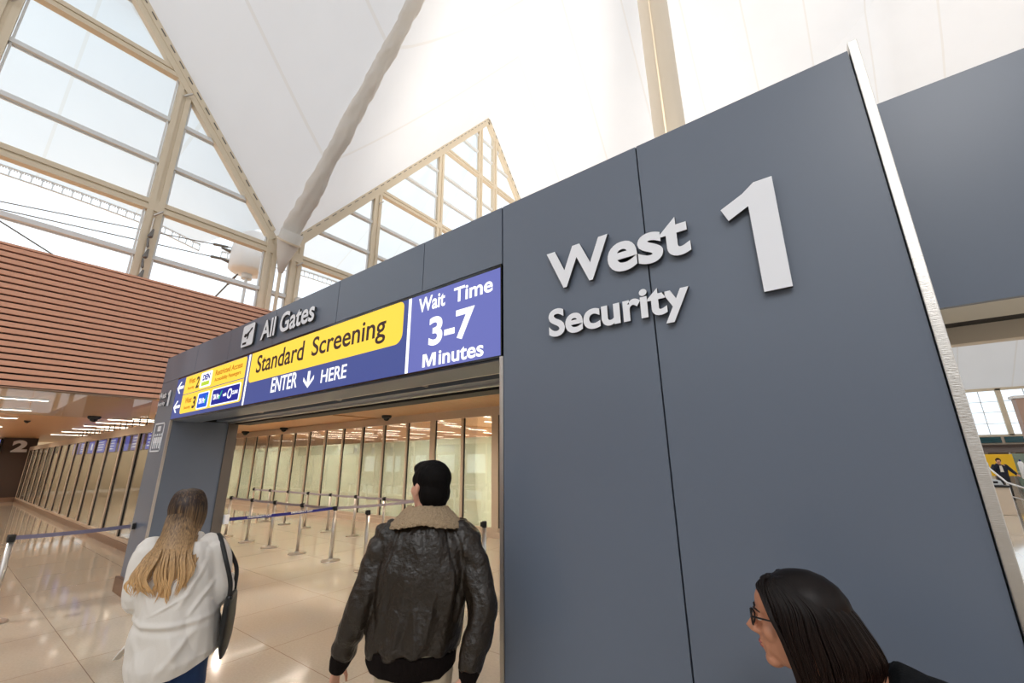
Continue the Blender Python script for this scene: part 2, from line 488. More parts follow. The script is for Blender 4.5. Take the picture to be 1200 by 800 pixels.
clerestory(2, 5.19, -5, 15.3, 'cream framed triangular clerestory windows around the fabric covered valley tube')
clerestory(3, 25.39, 15.2, 36, 'cream framed clerestory windows beyond the second peak')

# drive linkage on the clerestory post, tension rods
root = empty('window_actuator', (XW+.15, 2.04, 6.4)); tag(root, 'dark steel turnbuckle hanging on the cream window post', 'actuator')
g = G()
for k in range(5):
    g.cap((XW+.2, 2.04, 6.15+k*.28), (XW+.2, 2.04+.03*(-1)**k, 6.35+k*.28), .03 if k % 2 else .055, .02, 8)
g.build('turnbuckle', M['steel_dark'], root, smooth=True)
g = G(); g.cap((XW+.12, 2.04, 6.1), (XW+.12, 2.04, 7.8), .02, .02, 8); g.build('rod', M['steel'], root, smooth=True)

# ------------------------------------------------------------------ outside
can = empty('exterior_canopy', (-16, 5.19, 0)); tag(can, 'pale fabric canopy with laced arched edge outside the left windows', 'canopy')
def arch(y, vy=VY):       # height of the outer edge at x=-20, symmetrical about the peak at vy-10.1
    s = (y-(vy-RY))/RY
    return 11.15-2.2*(max(0, abs(s)-.62))**1.5 if abs(s) < 1 else 9
def canopy(sg):
    g = G(); vs = []; nx = 8; ny = 24
    for i in range(nx+1):
        t = i/nx
        for j in range(ny+1):
            s = j/ny
            y = VY+sg*(.4+(RY-.4)*s)
            zi = gable_line(.4+(RY-.4)*s)
            zo = 10.95+1.0*math.sin(PI*min(1, s*1.0))*.2-(1-min(1, s*5))*.25
            vs.append((XW-.2-6.8*t, y, zi+(zo-zi)*(t**.8)))
    g.add(vs, [(i*(ny+1)+j, i*(ny+1)+j+1, (i+1)*(ny+1)+j+1, (i+1)*(ny+1)+j) for i in range(nx) for j in range(ny)])
    g.build('fabric_panel', M['fabric_out'], can, smooth=True)
    tr = G(); P = []
    for j in range(41):
        s = j/40; y = VY+sg*(.4+(RY-.4)*s)
        P.append(V((XW-7.0, y, 10.95+.2*math.sin(PI*s)-(1-min(1, s*5))*.25)))
    tr.sweep(P, .035, 6); tr.sweep([p-V((0, 0, .30)) for p in P], .03, 6)
    for p in P: tr.cap(p, p-V((0, 0, .30)), .022, .022, 6)
    for a, b in zip(P[:-1], P[1:]):
        for q in (.15, .4, .65, .9):
            c = a+(b-a)*q; tr.cap(c, c+V((0, 0, -.07)), .02, .02, 5)
    tr.build('laced_edge_truss', M['cream_rail'], can, smooth=True)
canopy(-1); canopy(1)
root = empty('roof_drain_hopper', (-16, 5.35, 8)); tag(root, 'white cylindrical rainwater hopper hung outside the window with cables', 'hopper')
G().lathe([(.05, -.5), (.5, -.44), (.62, -.36), (.62, .25), (.55, .95), (.58, 1.0), (.58, 1.05)], (-16, 5.37, 8.85), 32).build('drum', M['white'], root, smooth=True)
g = G(); g.lathe([(.17, -.12), (.17, .1)], (-16, 5.37, 8.3), 16); g.cap((-16, 5.37, 8.2), (-16, 5.37, 6.2), .05, .05, 10)
g.build('drain_pipe', M['cream_rail'], root, smooth=True)
g = G()
for q in ((.0, .85), (.0, .45)):
    g.cap((-16.1, 4.9, 8.2+q[1]), (-16.1, 4.5, 8.25+q[1]), .07, .04, 10)
g.build('cable_socket', M['steel_dark'], root, smooth=True)
def cable(a, b, r, label, m='steel_dark'):
    o = empty('tension_cable', a); tag(o, label, 'cable', 'steel tension cables outside the windows')
    g = G(); g.cap(a, b, r, r, 8); g.build('wire', M[m], o, smooth=True)
    g = G(); d = (V(b)-V(a)).normalized(); g.cap(V(b)-d*.5, V(b)-d*.12, .05, .04, 8); g.build('end_fitting', M['steel_dark'], o, smooth=True)
cable((-19, -2.6, 9.0), (-16.05, 4.75, 8.7), .017, 'upper thin steel cable running to the white rainwater hopper')
cable((-19, -2.2, 9.2), (-16.05, 4.75, 9.2), .017, 'topmost thin steel cable ending at the white rainwater hopper')
cable((-19, -2.0, 9.7), (-19.0, 4.6, 6.4), .022, 'dark steel cable slanting down behind the wood slat wall')
cable((-19.5, 4.2, 5.8), (-16.1, 5.1, 8.3), .03, 'short steel cable under the white rainwater hopper')
g = G()
for k, (dy, h) in enumerate(((-.55, .55), (-.32, .75), (.02, .55), (.28, .8))):
    root = empty('vent_pipe' , (-16.6, 5.3+dy, 5.9))
    tag(root, 'pale vertical vent pipe standing outside below the rainwater hopper', 'pipe', 'vent pipes under the hopper')
    G().lathe([(.07, 0), (.07, 1.0+h), (.05, 1.03+h)], (-16.6, 5.3+dy, 5.6), 14).build('pipe', M['cream_rail'], root, smooth=True)
    G().lathe([(.09, 0), (.09, .08)], (-16.6, 5.3+dy, 6.4+h), 14).build('cap', M['cream_rail'], root, smooth=True)

# ------------------------------------------------------------------ west wood fascia, ceilings below
wall = empty('wall_left', (-12.1, 5, 3)); tag(wall, 'high wall clad in horizontal cedar slats with dark gaps', 'wall', kind='structure')
G().box(-12.6, -12.08, -12, 45, 3.19, 5.84).build('backing', M['gasket'], wall)
g = G(); z = 3.19; n = 22; p = (5.85-3.19)/n
for k in range(n):
    y = -12.
    while y < 45:
        L = 3.66; g.box(-12.07, -12.0, y, min(45, y+L)-.003, z+k*p+.018, z+(k+1)*p-.018); y += L
g.build('wood_slats', M['wood'], wall)
G().box(-13.0, -11.99, -12, 45, 5.85, 5.89).build('coping', M['wood'], wall)
G().box(-40, -12.0, -12, 30, 3.15, 3.19).build('ceiling_soffit', M['wood_soffit'])
tag(bpy.data.objects['ceiling_soffit'], 'low warm wood panel ceiling under the mezzanine', 'ceiling', kind='structure')
o = bpy.data.objects['ceiling_soffit']; o.name = 'ceiling.001'
# security hall ceiling: wood slats running along x
g = G()
y = 2.98
while y < 9.4:
    g.box(-11.98, -2.5, y, y+.118, 3.17, 3.21); y += .155
cs = empty('ceiling.002', (-7, 6, 3.2)); tag(cs, 'low ceiling of parallel wood slats over the screening entrance', 'ceiling', kind='structure')
g.build('wood_slats', M['wood_x'], cs)
G().box(-11.98, -2.5, 2.98, 30, 3.215, 3.3).build('backing', M['gasket'], cs)
G().box(-11.98, -2.5, 9.4, 30, 3.17, 3.21).build('panel', M['wood_x'], cs)
g = G(); g.box(-44, -12, -12.2, -12, 0, .7); g.box(-44, -12, -12.2, -12, 2.3, 3.3)  # unseen wall added to darken panel reflections; openings cut for bright ones in glass
for k in range(9): g.box(-44+3.9*k, -42.6+3.9*k, -12.2, -12, .7, 2.3)
o = g.build('wall_south_added', M['brown_panel']); tag(o, 'unseen dark wall added for its reflections on the near side of the low hall, with openings that reflect bright', 'wall', kind='structure')
o = G().box(-13, 26, -25.4, -25.1, 0, 8.2).build('wall_rear_added', mat('muted_wall', (150, 140, 130), rough=.6)); tag(o, 'plain unseen wall added behind the viewpoint to cut bright reflections', 'wall', kind='structure')  # added out of view to dim the light and reflections on the gateway front
G().box(-13.0, -12.02, -25.1, -12, 0, 5.88).build('wall_west_rear', M['wood_soffit']); tag(bpy.data.objects['wall_west_rear'], 'warm wall behind the viewpoint on the slat wall side', 'wall', kind='structure')
# smoke baffle of glass
bf = empty('smoke_baffle', (-12, 0, 2.7)); tag(bf, 'clear glass smoke baffle hanging along the lower edge of the slat wall', 'smoke baffle')
for k in range(9):
    y0 = -11.6+k*1.78
    if y0+1.77 > 2.95: break
    G().box(-12.012, -12.0, y0, y0+1.77, 2.70, 3.185).build('glass_pane', M['glass_baffle'], bf)
G().box(-12.02, -11.99, -11.6, 2.7, 3.165, 3.19).build('top_channel', M['bronze'], bf)
# back walls of the low halls
G().box(-44, -2.5, 24, 24.2, 0, 3.3).build('wall_back', mat('warm_back_wall', (206, 178, 140), rough=.6)).__setitem__('kind', 'structure')
tag(bpy.data.objects['wall_back'], 'plain warm beige wall closing the hall behind the glass', 'wall')
G().box(-44, -43.8, -12, 24, 0, 3.3).build('wall_west_end', bpy.data.materials['warm_back_wall']).__setitem__('kind', 'structure')
tag(bpy.data.objects['wall_west_end'], 'far end wall of the low hall to the west', 'wall')
bpy.data.objects['wall_west_end'].name = 'wall_west'

# ------------------------------------------------------------------ strip lights
def strip_proto():
    r = empty('ceiling_light', (0, 0, 0))
    G().box(-.045, .045, -.62, .62, -.012, .02).build('housing', M['white'], r, local=True)
    G().box(-.028, .028, -.6, .6, -.018, -.012).build('diffuser', M['strip'], r, local=True)
    return r
sp = strip_proto(); used = False
def strip(x, y, z, label, group):
    global used
    o = sp if not used else copy_tree(sp); used = True
    o.location = (x, y, z); tag(o, label, 'ceiling light', group)
RX = (-17.9, -19.5, -21.5, -23.6, -26.0, -28.8)
for k in range(6):
    strip(RX[k], 3.55, 3.13, 'slim glowing ceiling bar in the row above the left glass partition', 'ceiling bars above the left glass partition')
for i, (x, y) in enumerate(((-13.5, .6), (-13.5, -1.6), (-16.3, .6), (-19.3, .6), (-24.0, .6), (-16.3, -1.8), (-19.3, -2.0), (-24.0, -2.2))):
    strip(x, y, 3.13, 'slim glowing ceiling bar in the open ceiling left of the slat wall', 'ceiling bars over the left walkway')
for x in [-23.5+2.1*k for k in range(10)]:
    for j, y in enumerate((9.9, 12.3, 14.7, 17.1, 20.0)):
        strip(x+(j % 2)*.9, y, 3.15, 'slim glowing ceiling bar seen through the clear top of the frosted glass', 'ceiling bars behind the frosted glass')
for x in [-22+2.4*k for k in range(8)]:
    for j, y in enumerate((4.0, 6.0)):
        strip(x+j*1.1, y, 3.13 if x < -11 else 3.155, 'slim glowing ceiling bar over the queue lanes', 'ceiling bars over the queue lanes')

# ------------------------------------------------------------------ security gateway
Y0 = 2.013; TOP = 3.505
gate = empty('security_gateway', (-4.2, 2.5, 0)); tag(gate, 'large slate grey gateway wall carrying the lit blue and yellow screen', 'gateway')
def pan(name, x0, x1, z0, z1, y0=Y0, y1=Y0+.03, m='panel'):
    return G().box(x0, x1, y0, y1, z0, z1).build(name, M[m], gate)
S = .004
# cores
G().box(-1.57, .33, Y0+.03, 2.93, 0, TOP-.01).build('core', M['panel_dark'], gate)
G().box(-8.75, -8.0, Y0+.03, 2.92, 0, TOP-.01).build('core', M['panel_dark'], gate)
G().box(-8.0, -1.57, Y0+.06, 2.92, 2.5, TOP-.01).build('core', M['panel_dark'], gate)
pan('wall_panel', -1.57, -.612-S, .18, TOP); pan('wall_panel', -.612+S, .342, .18, TOP)
xs = [-8.77, -7.35, -6.158, -4.9, -3.599, -2.377, -1.57-2*S]
for a, b in zip(xs[:-1], xs[1:]):
    pan('wall_panel', a+S, b-S, 3.075, TOP)
pan('wall_panel', -8.77, -8.0, .2, 3.07)
pan('plinth', -1.57, .342, 0, .175, y1=Y0+.03)
# right jamb (faces -x) and left jamb (faces +x)
G().box(-1.60, -1.571, Y0+.05, 2.93, 0, 2.43).build('jamb_panel', M['panel'], gate)
G().box(-8.0, -7.985, Y0+.02, 2.80, 0, 2.43).build('jamb_panel', M['panel'], gate)
G().box(-8.79, -8.77, Y0, 2.93, 0, TOP).build('side_panel', M['panel'], gate)
G().box(.343, .352, Y0+.03, 2.46, 0, TOP).build('side_panel', M['panel'], gate)
G().box(-8.77, .34, 2.93, 2.95, 2.5, TOP).build('rear_panel', M['panel'], gate)
G().box(-1.57, .34, 2.93, 2.95, 0, 2.5).build('rear_panel', M['panel'], gate)
G().box(-8.77, -8.0, 2.93, 2.95, 0, 2.5).build('rear_panel', M['panel'], gate)
G().box(-8.77, .34, Y0+.005, 2.93, TOP-.01, TOP).build('top_cap', M['panel'], gate)
# steel edges
G().box(.3455, .379, Y0-.012, Y0+.05, 0, TOP+.03).build('steel_edge', M['steel'], gate, bevel=.003)
G().box(-1.602, -1.573, Y0-.004, Y0+.05, 0, 2.43).build('steel_edge', M['steel'], gate, bevel=.003)
G().box(-8.002, -7.978, Y0-.004, Y0+.03, 0, 2.43).build('steel_edge', M['steel'], gate, bevel=.003)
G().box(-8.002, -7.97, 2.80, 2.945, 0, 2.43).build('steel_edge', M['steel_dark'], gate, bevel=.003)
G().box(-8.83, -7.975, Y0-.05, 2.98, 0, .20).build('base', M['bronze'], gate, bevel=.004)
# soffit with shutter slot
g = G(); g.box(-7.985, -1.60, Y0+.03, 2.36, 2.415, 2.50); g.box(-7.985, -1.60, 2.62, 2.78, 2.44, 2.50)
g.build('soffit', M['panel'], gate)
G().box(-7.985, -1.60, 2.36, 2.92, 2.49, 2.52).build('shutter_slot', M['black'], gate)
g = G(); g.box(-7.97, -1.60, 2.37, 2.40, 2.42, 2.49); g.box(-7.97, -1.60, 2.78, 2.83, 2.42, 2.49)
for x in (-6.2, -4.3, -2.9): g.box(x, x+.03, 2.42, 2.56, 2.445, 2.48)
g.build('shutter_rail', M['steel'], gate)
g = G(); g.box(-7.97, -1.60, 2.90, 3.12, 2.41, 3.0); g.build('shutter_box', M['black'], gate)

# ---- second header to the right of the steel edge
hd = empty('entrance_header', (2.4, 2.7, 0)); tag(hd, 'plain slate grey header beam bridging the passage right of the steel edge', 'header beam')
G().box(.36, 5.2, 2.46, 2.49, 2.41, 3.50).build('front_panel', M['panel'], hd)
G().box(.36, 5.2, 2.49, 2.93, 2.43, 3.49).build('core', M['panel_dark'], hd)
G().box(.36, 5.2, 2.47, 2.80, 2.412, 2.43).build('soffit', mat('beige_soffit', (226, 222, 210), rough=.45), hd)
G().box(.36, 5.2, 2.80, 2.93, 2.418, 2.43).build('shadow_gap', M['black'], hd)
g = G().box(.40, 5.2, 2.95, 3.03, 2.335, 2.46); g.build('door_rail', mat('beige_rail', (232, 220, 202), rough=.45), hd)
G().box(4.9, 5.2, 2.46, 2.93, 0, 2.41).build('post', M['panel'], hd)

# ---- lettering on the gateway
def dark_returns(o):
    o.data.materials.append(M['letter_side'])
    for f in o.data.polygons:
        if abs(f.normal.y) < .5: f.material_index = 1
    return o
def lettering(name, label, items, loc, thick=.02, group=None):
    r = empty(name, loc); tag(r, label, 'sign', group)
    for (nm, body, x0, x1, z0, z1, bold) in items:
        g = text_g(body, x0, x1, z0, z1, Y0-.012, thick, bold)
        dark_returns(g.build(nm, M['letter'], r))
    return r
r = lettering('wall_lettering', 'raised silver letters reading West Security 1 high on the big grey wall', [
    ('word_west', 'West', -1.206, -.389, 2.757, 3.005, .03),
    ('word_security', 'Security', -1.209, -.425, 2.425, 2.642, .03)], (-.6, Y0-.02, 2.4), .022)
poly = [(-.126, 2.481), (-.023, 2.481), (-.017, 3.012), (-.09, 3.012), (-.142, 2.972), (-.239, 2.925), (-.213, 2.858), (-.126, 2.902)]
dark_returns(G().prism([(a+.0, b) for a, b in poly], Y0-.034, Y0-.012).build('numeral_one', M['letter'], r))
r = lettering('wall_lettering', 'raised silver words All Gates with a departures pictogram above the screen', [
    ('words_all_gates', 'All Gates', -5.16, -3.965, 3.165, 3.40, .022)], (-4.8, Y0-.02, 3.1), .02)
dark_returns(G().prism(rrect(-5.70, -5.37, 3.165, 3.445, (.03,)*4), Y0-.03, Y0-.01).build('pictogram_plate', M['letter'], r))
pl_ = [(-5.64, 3.30), (-5.61, 3.335), (-5.57, 3.325), (-5.50, 3.35), (-5.45, 3.385), (-5.42, 3.385), (-5.43, 3.365), (-5.5, 3.325), (-5.52, 3.26), (-5.545, 3.255), (-5.545, 3.30), (-5.60, 3.285)]
G().prism(pl_, Y0-.034, Y0-.03).build('pictogram_plane', M['panel_dark'], r)
G().box(-5.65, -5.55, Y0-.034, Y0-.03, 3.195, 3.22).build('pictogram_bar', M['panel_dark'], r)
r = lettering('wall_lettering', 'small silver West Security 1 lettering low on the left pillar beside the screen', [
    ('word_west', 'West', -8.72, -8.36, 2.80, 2.90, .03),
    ('word_security', 'Security', -8.72, -8.36, 2.665, 2.755, .03)], (-8.5, Y0-.02, 2.6), .012)
G().prism([(a*.42-8.19, (b-2.481)*.46+2.66) for a, b in poly], Y0-.024, Y0-.012).build('numeral_one', M['letter'], r)
r = empty('restroom_pictogram', (-8.4, Y0-.02, 1.95)); tag(r, 'outlined pictogram of a small group of people on the left pillar', 'sign')
g = G()
for a, b, c, d in ((-8.68, -8.66, 1.97, 2.41), (-8.22, -8.20, 1.97, 2.41), (-8.68, -8.20, 2.39, 2.41), (-8.68, -8.20, 1.97, 1.99)):
    g.box(a, b, Y0-.007, Y0-.001, c, d)
g.build('outline', M['letter'], r)
g = G(); g.prism(rrect(-8.50, -8.36, 2.28, 2.36, (.01,)*4), Y0-.007, Y0-.001)
for k in range(4):
    x = -8.60+k*.10
    g.lathe([(.02, 0), (.02, .006)], (x+.03, Y0-.001, 2.225), 12, axis=Euler((PI/2, 0, 0)).to_matrix())
    g.prism([(x, 2.19), (x+.06, 2.19), (x+.065, 2.10), (x+.05, 2.10), (x+.045, 2.02), (x+.015, 2.02), (x+.01, 2.10), (x-.005, 2.10)], Y0-.007, Y0-.001)
g.build('figures', M['letter'], r)

# ---- LED screen
scr = empty('digital_sign', (-4.8, Y0, 2.43)); tag(scr, 'long lit blue and yellow screen reading Standard Screening and Wait Time 3-7 Minutes', 'digital sign')
YS = Y0+.012
SM = dict(blue=screen_mat('screen_blue', (72, 84, 148), 1.), lav=screen_mat('screen_lavender', (106, 112, 184), 1.05), yel=screen_mat('screen_yellow', (255, 214, 72), 1.1),
          white=screen_mat('screen_white', (255, 255, 255), 1.25), txt=screen_mat('screen_dark_text', (62, 40, 40), .9), orange=screen_mat('screen_orange', (206, 120, 10), 1.),
          vblue=screen_mat('screen_bright_blue', (10, 90, 220), 1.), navy=screen_mat('screen_navy', (12, 30, 150), 1.), green=screen_mat('screen_green', (40, 200, 130), 1.), lime=screen_mat('screen_lime', (190, 220, 60), 1.))
G().box(-8.0, -1.585, Y0-.002, Y0+.06, 2.425, 3.068).build('housing', M['black_gloss'], scr)
YS = Y0-.003
def scrp(name, poly, m, lift, par=scr):
    return G().prism(poly, YS-lift, YS-lift+.001).build(name, SM[m], par)
sL = scrp('left_field', rrect(-7.985, -5.45, 2.438, 3.046), 'blue', .001)
sM = scrp('centre_field', rrect(-5.405, -2.525, 2.438, 3.046), 'blue', .001)
sR = scrp('right_field', rrect(-2.49, -1.592, 2.438, 3.046), 'lav', .001)
scrp('divider', rrect(-5.45, -5.405, 2.438, 3.046), 'white', .001); scrp('divider', rrect(-2.525, -2.49, 2.438, 3.046), 'white', .001)
def stext(body, x0, x1, z0, z1, m, par, bold=.01, nm='text', shear=0):
    return text_g(body, x0, x1, z0, z1, YS-.0035, .001, bold, shear).build(nm, SM[m], par)
yp = scrp('yellow_field', rrect(-5.37, -2.58, 2.69, 3.046, (.07, .09, .05, 0)), 'yel', .003, sM)
stext('Standard', -5.2, -4.13, 2.785, 2.995, 'txt', yp, .012, 'word'); stext('Screening', -3.97, -2.80, 2.735, 2.99, 'txt', yp, .012, 'word')
stext('ENTER', -4.745, -4.19, 2.515, 2.675, 'white', sM, .012)
stext('HERE', -3.737, -3.32, 2.505, 2.63, 'white', sM, .012)
G().prism([(-3.99, 2.65), (-3.945, 2.65), (-3.945, 2.535), (-3.87, 2.60), (-3.87, 2.56), (-3.967, 2.485), (-4.065, 2.56), (-4.065, 2.60), (-3.99, 2.535)], YS-.0045, YS-.0035).build('arrow', SM['white'], sM)
stext('Wait', -2.40, -2.11, 2.895, 3.015, 'white', sR, .02, 'word'); stext('Time', -2.02, -1.655, 2.89, 3.005, 'white', sR, .02, 'word')
stext('3-7', -2.27, -1.815, 2.605, 2.83, 'white', sR, .03)
Mp = [(0, 0), (0, 1), (.28, 1), (.5, .35), (.72, 1), (1, 1), (1, 0), (.8, 0), (.8, .72), (.58, 0), (.42, 0), (.2, .72), (.2, 0)]
mw = stext('inutes', -2.155, -1.732, 2.455, 2.56, 'white', sR, .02, 'word'); G().prism([(-2.325+.14*a, 2.457+.098*b) for a, b in Mp], YS-.0045, YS-.0035).build('capital_letter', SM['white'], mw)
y1_ = scrp('yellow_row', rrect(-7.62, -5.50, 2.775, 3.04, (0, 0, .04, 0)), 'yel', .003, sL)
y2_ = scrp('yellow_row', rrect(-7.62, -5.50, 2.49, 2.765, (.05, .05, 0, 0)), 'yel', .003, sL)
def arrow_left(x, z, par):
    G().prism([(x-.14, z), (x-.02, z+.09), (x+.03, z+.09), (x-.06, z+.022), (x+.14, z+.022), (x+.14, z-.022), (x-.06, z-.022), (x+.03, z-.09), (x-.02, z-.09)], YS-.0045, YS-.0035).build('arrow', SM['white'], par)
arrow_left(-7.80, 2.90, sL); arrow_left(-7.80, 2.61, sL)
stext('West', -7.46, -7.20, 2.915, 3.0, 'orange', y1_, .02); stext('Security', -7.46, -7.20, 2.82, 2.875, 'orange', y1_, .02)
stext('2', -7.14, -7.02, 2.82, 2.99, 'txt', y1_, .03)
w1 = G().prism(rrect(-6.98, -6.57, 2.80, 3.015, (.03,)*4), YS-.0045, YS-.0035).build('white_badge', SM['white'], y1_)
text_g('DEN', -6.90, -6.64, 2.90, 2.985, YS-.0045, .001, .04).build('badge_text', SM['navy'], w1)
G().box(-6.92, -6.63, YS-.0055, YS-.0045, 2.825, 2.88).build('lime_bar', SM['lime'], w1)
stext('Restricted Access', -6.45, -5.60, 2.915, 2.99, 'orange', y1_, .02)
stext('Accessibility Passengers', -6.45, -5.62, 2.82, 2.885, 'orange', y1_, .02)
stext('West', -7.46, -7.20, 2.63, 2.715, 'orange', y2_, .02); stext('Security', -7.46, -7.20, 2.535, 2.59, 'orange', y2_, .02)
stext('3', -7.14, -7.02, 2.535, 2.705, 'txt', y2_, .03)
def badge(x0, x1, z0, z1, m, par):
    G().prism(rrect(x0-.03, x1+.03, z0-.015, z1+.015, (.03,)*4), YS-.0045, YS-.0035).build('badge_border', SM['white'], par)
    return G().prism(rrect(x0, x1, z0, z1, (.02,)*4), YS-.0055, YS-.0045).build('badge', SM[m], par)
b1 = badge(-6.93, -6.57, 2.52, 2.715, 'vblue', y2_); b2 = badge(-6.42, -5.58, 2.52, 2.715, 'navy', y2_)
def check(x, z, k, par):
    G().prism([(x, z), (x+.03*k, z-.05*k), (x+.12*k, z+.09*k), (x+.09*k, z+.09*k), (x+.03*k, z), (x+.015*k, z+.02*k)], YS-.0075, YS-.0065).build('check_mark', SM['green'], par)
text_g('TSA Pre', -6.89, -6.66, 2.575, 2.65, YS-.0055, .001, .03, .2).build('badge_text', SM['white'], b1); check(-6.68, 2.60, .8, b1)
text_g('TSA Pre', -6.38, -6.17, 2.585, 2.655, YS-.0055, .001, .03, .2).build('badge_text', SM['white'], b2); check(-6.19, 2.61, .8, b2)
text_g('with', -6.06, -5.95, 2.60, 2.645, YS-.0055, .001, .02).build('badge_text', SM['white'], b2)
g = G(); n = 24
ring = [( -5.85+.055*math.cos(2*PI*k/n), 2.62+.055*math.sin(2*PI*k/n)) for k in range(n)]
for k in range(n):
    a, b = ring[k], ring[(k+1) % n]; g.box(min(a[0], b[0])-.006, max(a[0], b[0])+.006, YS-.0065, YS-.0055, min(a[1], b[1])-.006, max(a[1], b[1])+.006)
g.build('ring_emblem', SM['white'], b2)
text_g('CLEAR', -5.78, -5.61, 2.60, 2.645, YS-.0055, .001, .03).build('badge_text', SM['white'], b2)

# ------------------------------------------------------------------ second gateway far left (number 2)
g2 = empty('security_gateway', (-35, 2.4, 0)); tag(g2, 'distant dark brown gateway with a large pale numeral 2 on its end', 'gateway')
G().box(-36.0, -34.03, 1.9, 3.1, .02, 3.14).build('pillar', M['brown_panel'], g2)
G().box(-34.03, -34.0, 1.9, 3.1, .2, 3.14).build('end_panel', M['brown_panel'], g2)
G().box(-36.1, -33.97, 1.85, 3.15, 0, .2).build('base', M['bronze'], g2)
g = text_g('2', 0, .56, 2.42, 3.02, 0, .04, .05)
g.v = [V((-33.96-(-v.y)*0-v.y*0+.0+(v.y), 2.22+v.x, v.z)) for v in g.v]
g.v = [V((-33.96+(v.x+33.96)*-1, v.y, v.z)) for v in g.v]
g.build('numeral_two', M['letter'], g2)
d2 = empty('digital_sign', (-36.9, 1.85, 2.3)); tag(d2, 'far lit yellow and violet screen at the left edge beside the numeral 2', 'digital sign')
G().box(-38.0, -34.1, 1.80, 1.86, 2.36, 3.1).build('housing', M['black_gloss'], d2)
G().box(-37.9, -34.2, 1.785, 1.80, 2.42, 3.05).build('blue_field', SM['lav'], d2)
G().box(-37.9, -34.35, 1.775, 1.785, 2.74, 2.98).build('yellow_field', SM['yel'], d2)
G().box(-37.6, -35.2, 1.77, 1.775, 2.82, 2.86).build('text_line', SM['txt'], d2)

# ------------------------------------------------------------------ glass partitions
def partition(name, label, xs, yf, top, glass_top, glass_bot, base_h, frost_to=None, wide=()):
    r = empty(name, ((xs[0]+xs[-1])/2, yf, 0)); tag(r, label, 'glass partition')
    x0, x1 = xs[0]-.06, xs[-1]+.06
    G().box(x0, x1, yf-.05, yf+.13, 0, base_h).build('base', M['bronze'] if not frost_to else M['mullion'], r)
    G().box(x0, x1, yf-.03, yf+.1, glass_top, top).build('head_rail', M['mullion'], r)
    G().box(x0, x1, yf-.02, yf+.09, base_h, glass_bot).build('bottom_rail', M['mullion'], r)
    for i, x in enumerate(xs):
        w = .13 if i in wide else .05
        G().box(x-w, x+w*.6, yf-.025, yf+.05, base_h, glass_top).build('mullion', M['mullion'], r)
        G().box(x+w*.6, x+w*.6+.022, yf+.0, yf+.03, glass_bot, glass_top).build('gasket', M['gasket'], r)
    for a, b in zip(xs[:-1], xs[1:]):
        p = G().box(a+.03, b-.05, yf+.01, yf+.018, glass_bot, glass_top).build('glass_pane', M['glass'], r)
        if frost_to:
            G().add([(a+.035, yf+.021, glass_bot), (b-.055, yf+.021, glass_bot), (b-.055, yf+.021, frost_to), (a+.035, yf+.021, frost_to)], [(0, 1, 2, 3)]).build('frosted_film', M['frost'], p)
    return r
xsL = [-33.6+1.55*k for k in range(16)]
partition('glass_partition', 'long glass partition with slanting bronze mullions left of the gateway', xsL, 2.86, 2.68, 2.50, .2, .14)
xsI = [-26.45+1.153*k for k in range(21)]
partition('glass_partition', 'frosted glass partition seen through the gateway opening', xsI, 8.457, 3.14, 2.91, .22, .13, 2.385, (17, 15))

# information screens behind the left glass
isc = [('three lines of white writing', 0), ('aircraft symbol', 1), ('pink round symbol', 2), ('pink crossed symbol', 3), ('dim blue field', 0), ('white bars', 0)]
for k in range(8):
    x = -15.1-1.55*k
    r = empty('information_screen', (x, 3.5, 2.1))
    tag(r, 'hanging blue information screen with white writing behind the left glass partition', 'screen', 'blue screens behind the left glass partition')
    G().box(x-.62, x+.62, 3.52, 3.58, 2.17, 2.66).build('housing', M['black'], r)
    f = G().box(x-.6, x+.6, 3.51, 3.52, 2.19, 2.64).build('display', SM['vblue'] if k != 1 else SM['lav'], r)
    g = G()
    if k % 3 != 2:
        for j in range(4): g.box(x-.45, x+.3+.04*j, 3.505, 3.51, 2.27+.09*j, 2.30+.09*j)
    else: g.lathe([(.13, 0), (.13, .005)], (x, 3.51, 2.42), 20, axis=Euler((PI/2, 0, 0)).to_matrix())
    g.build('writing', SM['white'], f)
    g = G(); g.cap((x-.4, 3.55, 2.66), (x-.4, 3.55, 3.15), .015, .015, 8); g.cap((x+.4, 3.55, 2.66), (x+.4, 3.55, 3.15), .015, .015, 8)
    g.build('hanger', M['steel_dark'], r, smooth=True)

# ceiling cameras
for (x, y, z, lb) in ((-17.3, 2.55, 3.15, 'black dome camera under the wood ceiling above the left glass partition'),
                      (-21.3, 8.2, 3.15, 'black dome camera nearest the pillar inside the opening'),
                      (-17.9, 8.3, 3.15, 'black dome camera second from the pillar inside the opening'),
                      (-11.05, 8.2, 3.17, 'black dome camera above the mullions just left of the dark haired man'),
                      (-20.5, 1.5, 3.15, 'small black speaker puck flush in the left wood ceiling')):
    r = empty('security_camera', (x, y, z-.1)); tag(r, lb, 'camera')
    k = .5 if 'puck' in lb else 1
    G().lathe([(.15*k, 0), (.15*k, -.05*k), (.12*k, -.09*k)], (x, y, z), 24).build('housing', M['black'], r, smooth=True)
    G().ell((x, y, z-.09*k), (.095*k, .095*k, .08*k)).build('dome', M['black_gloss'], r, smooth=True)

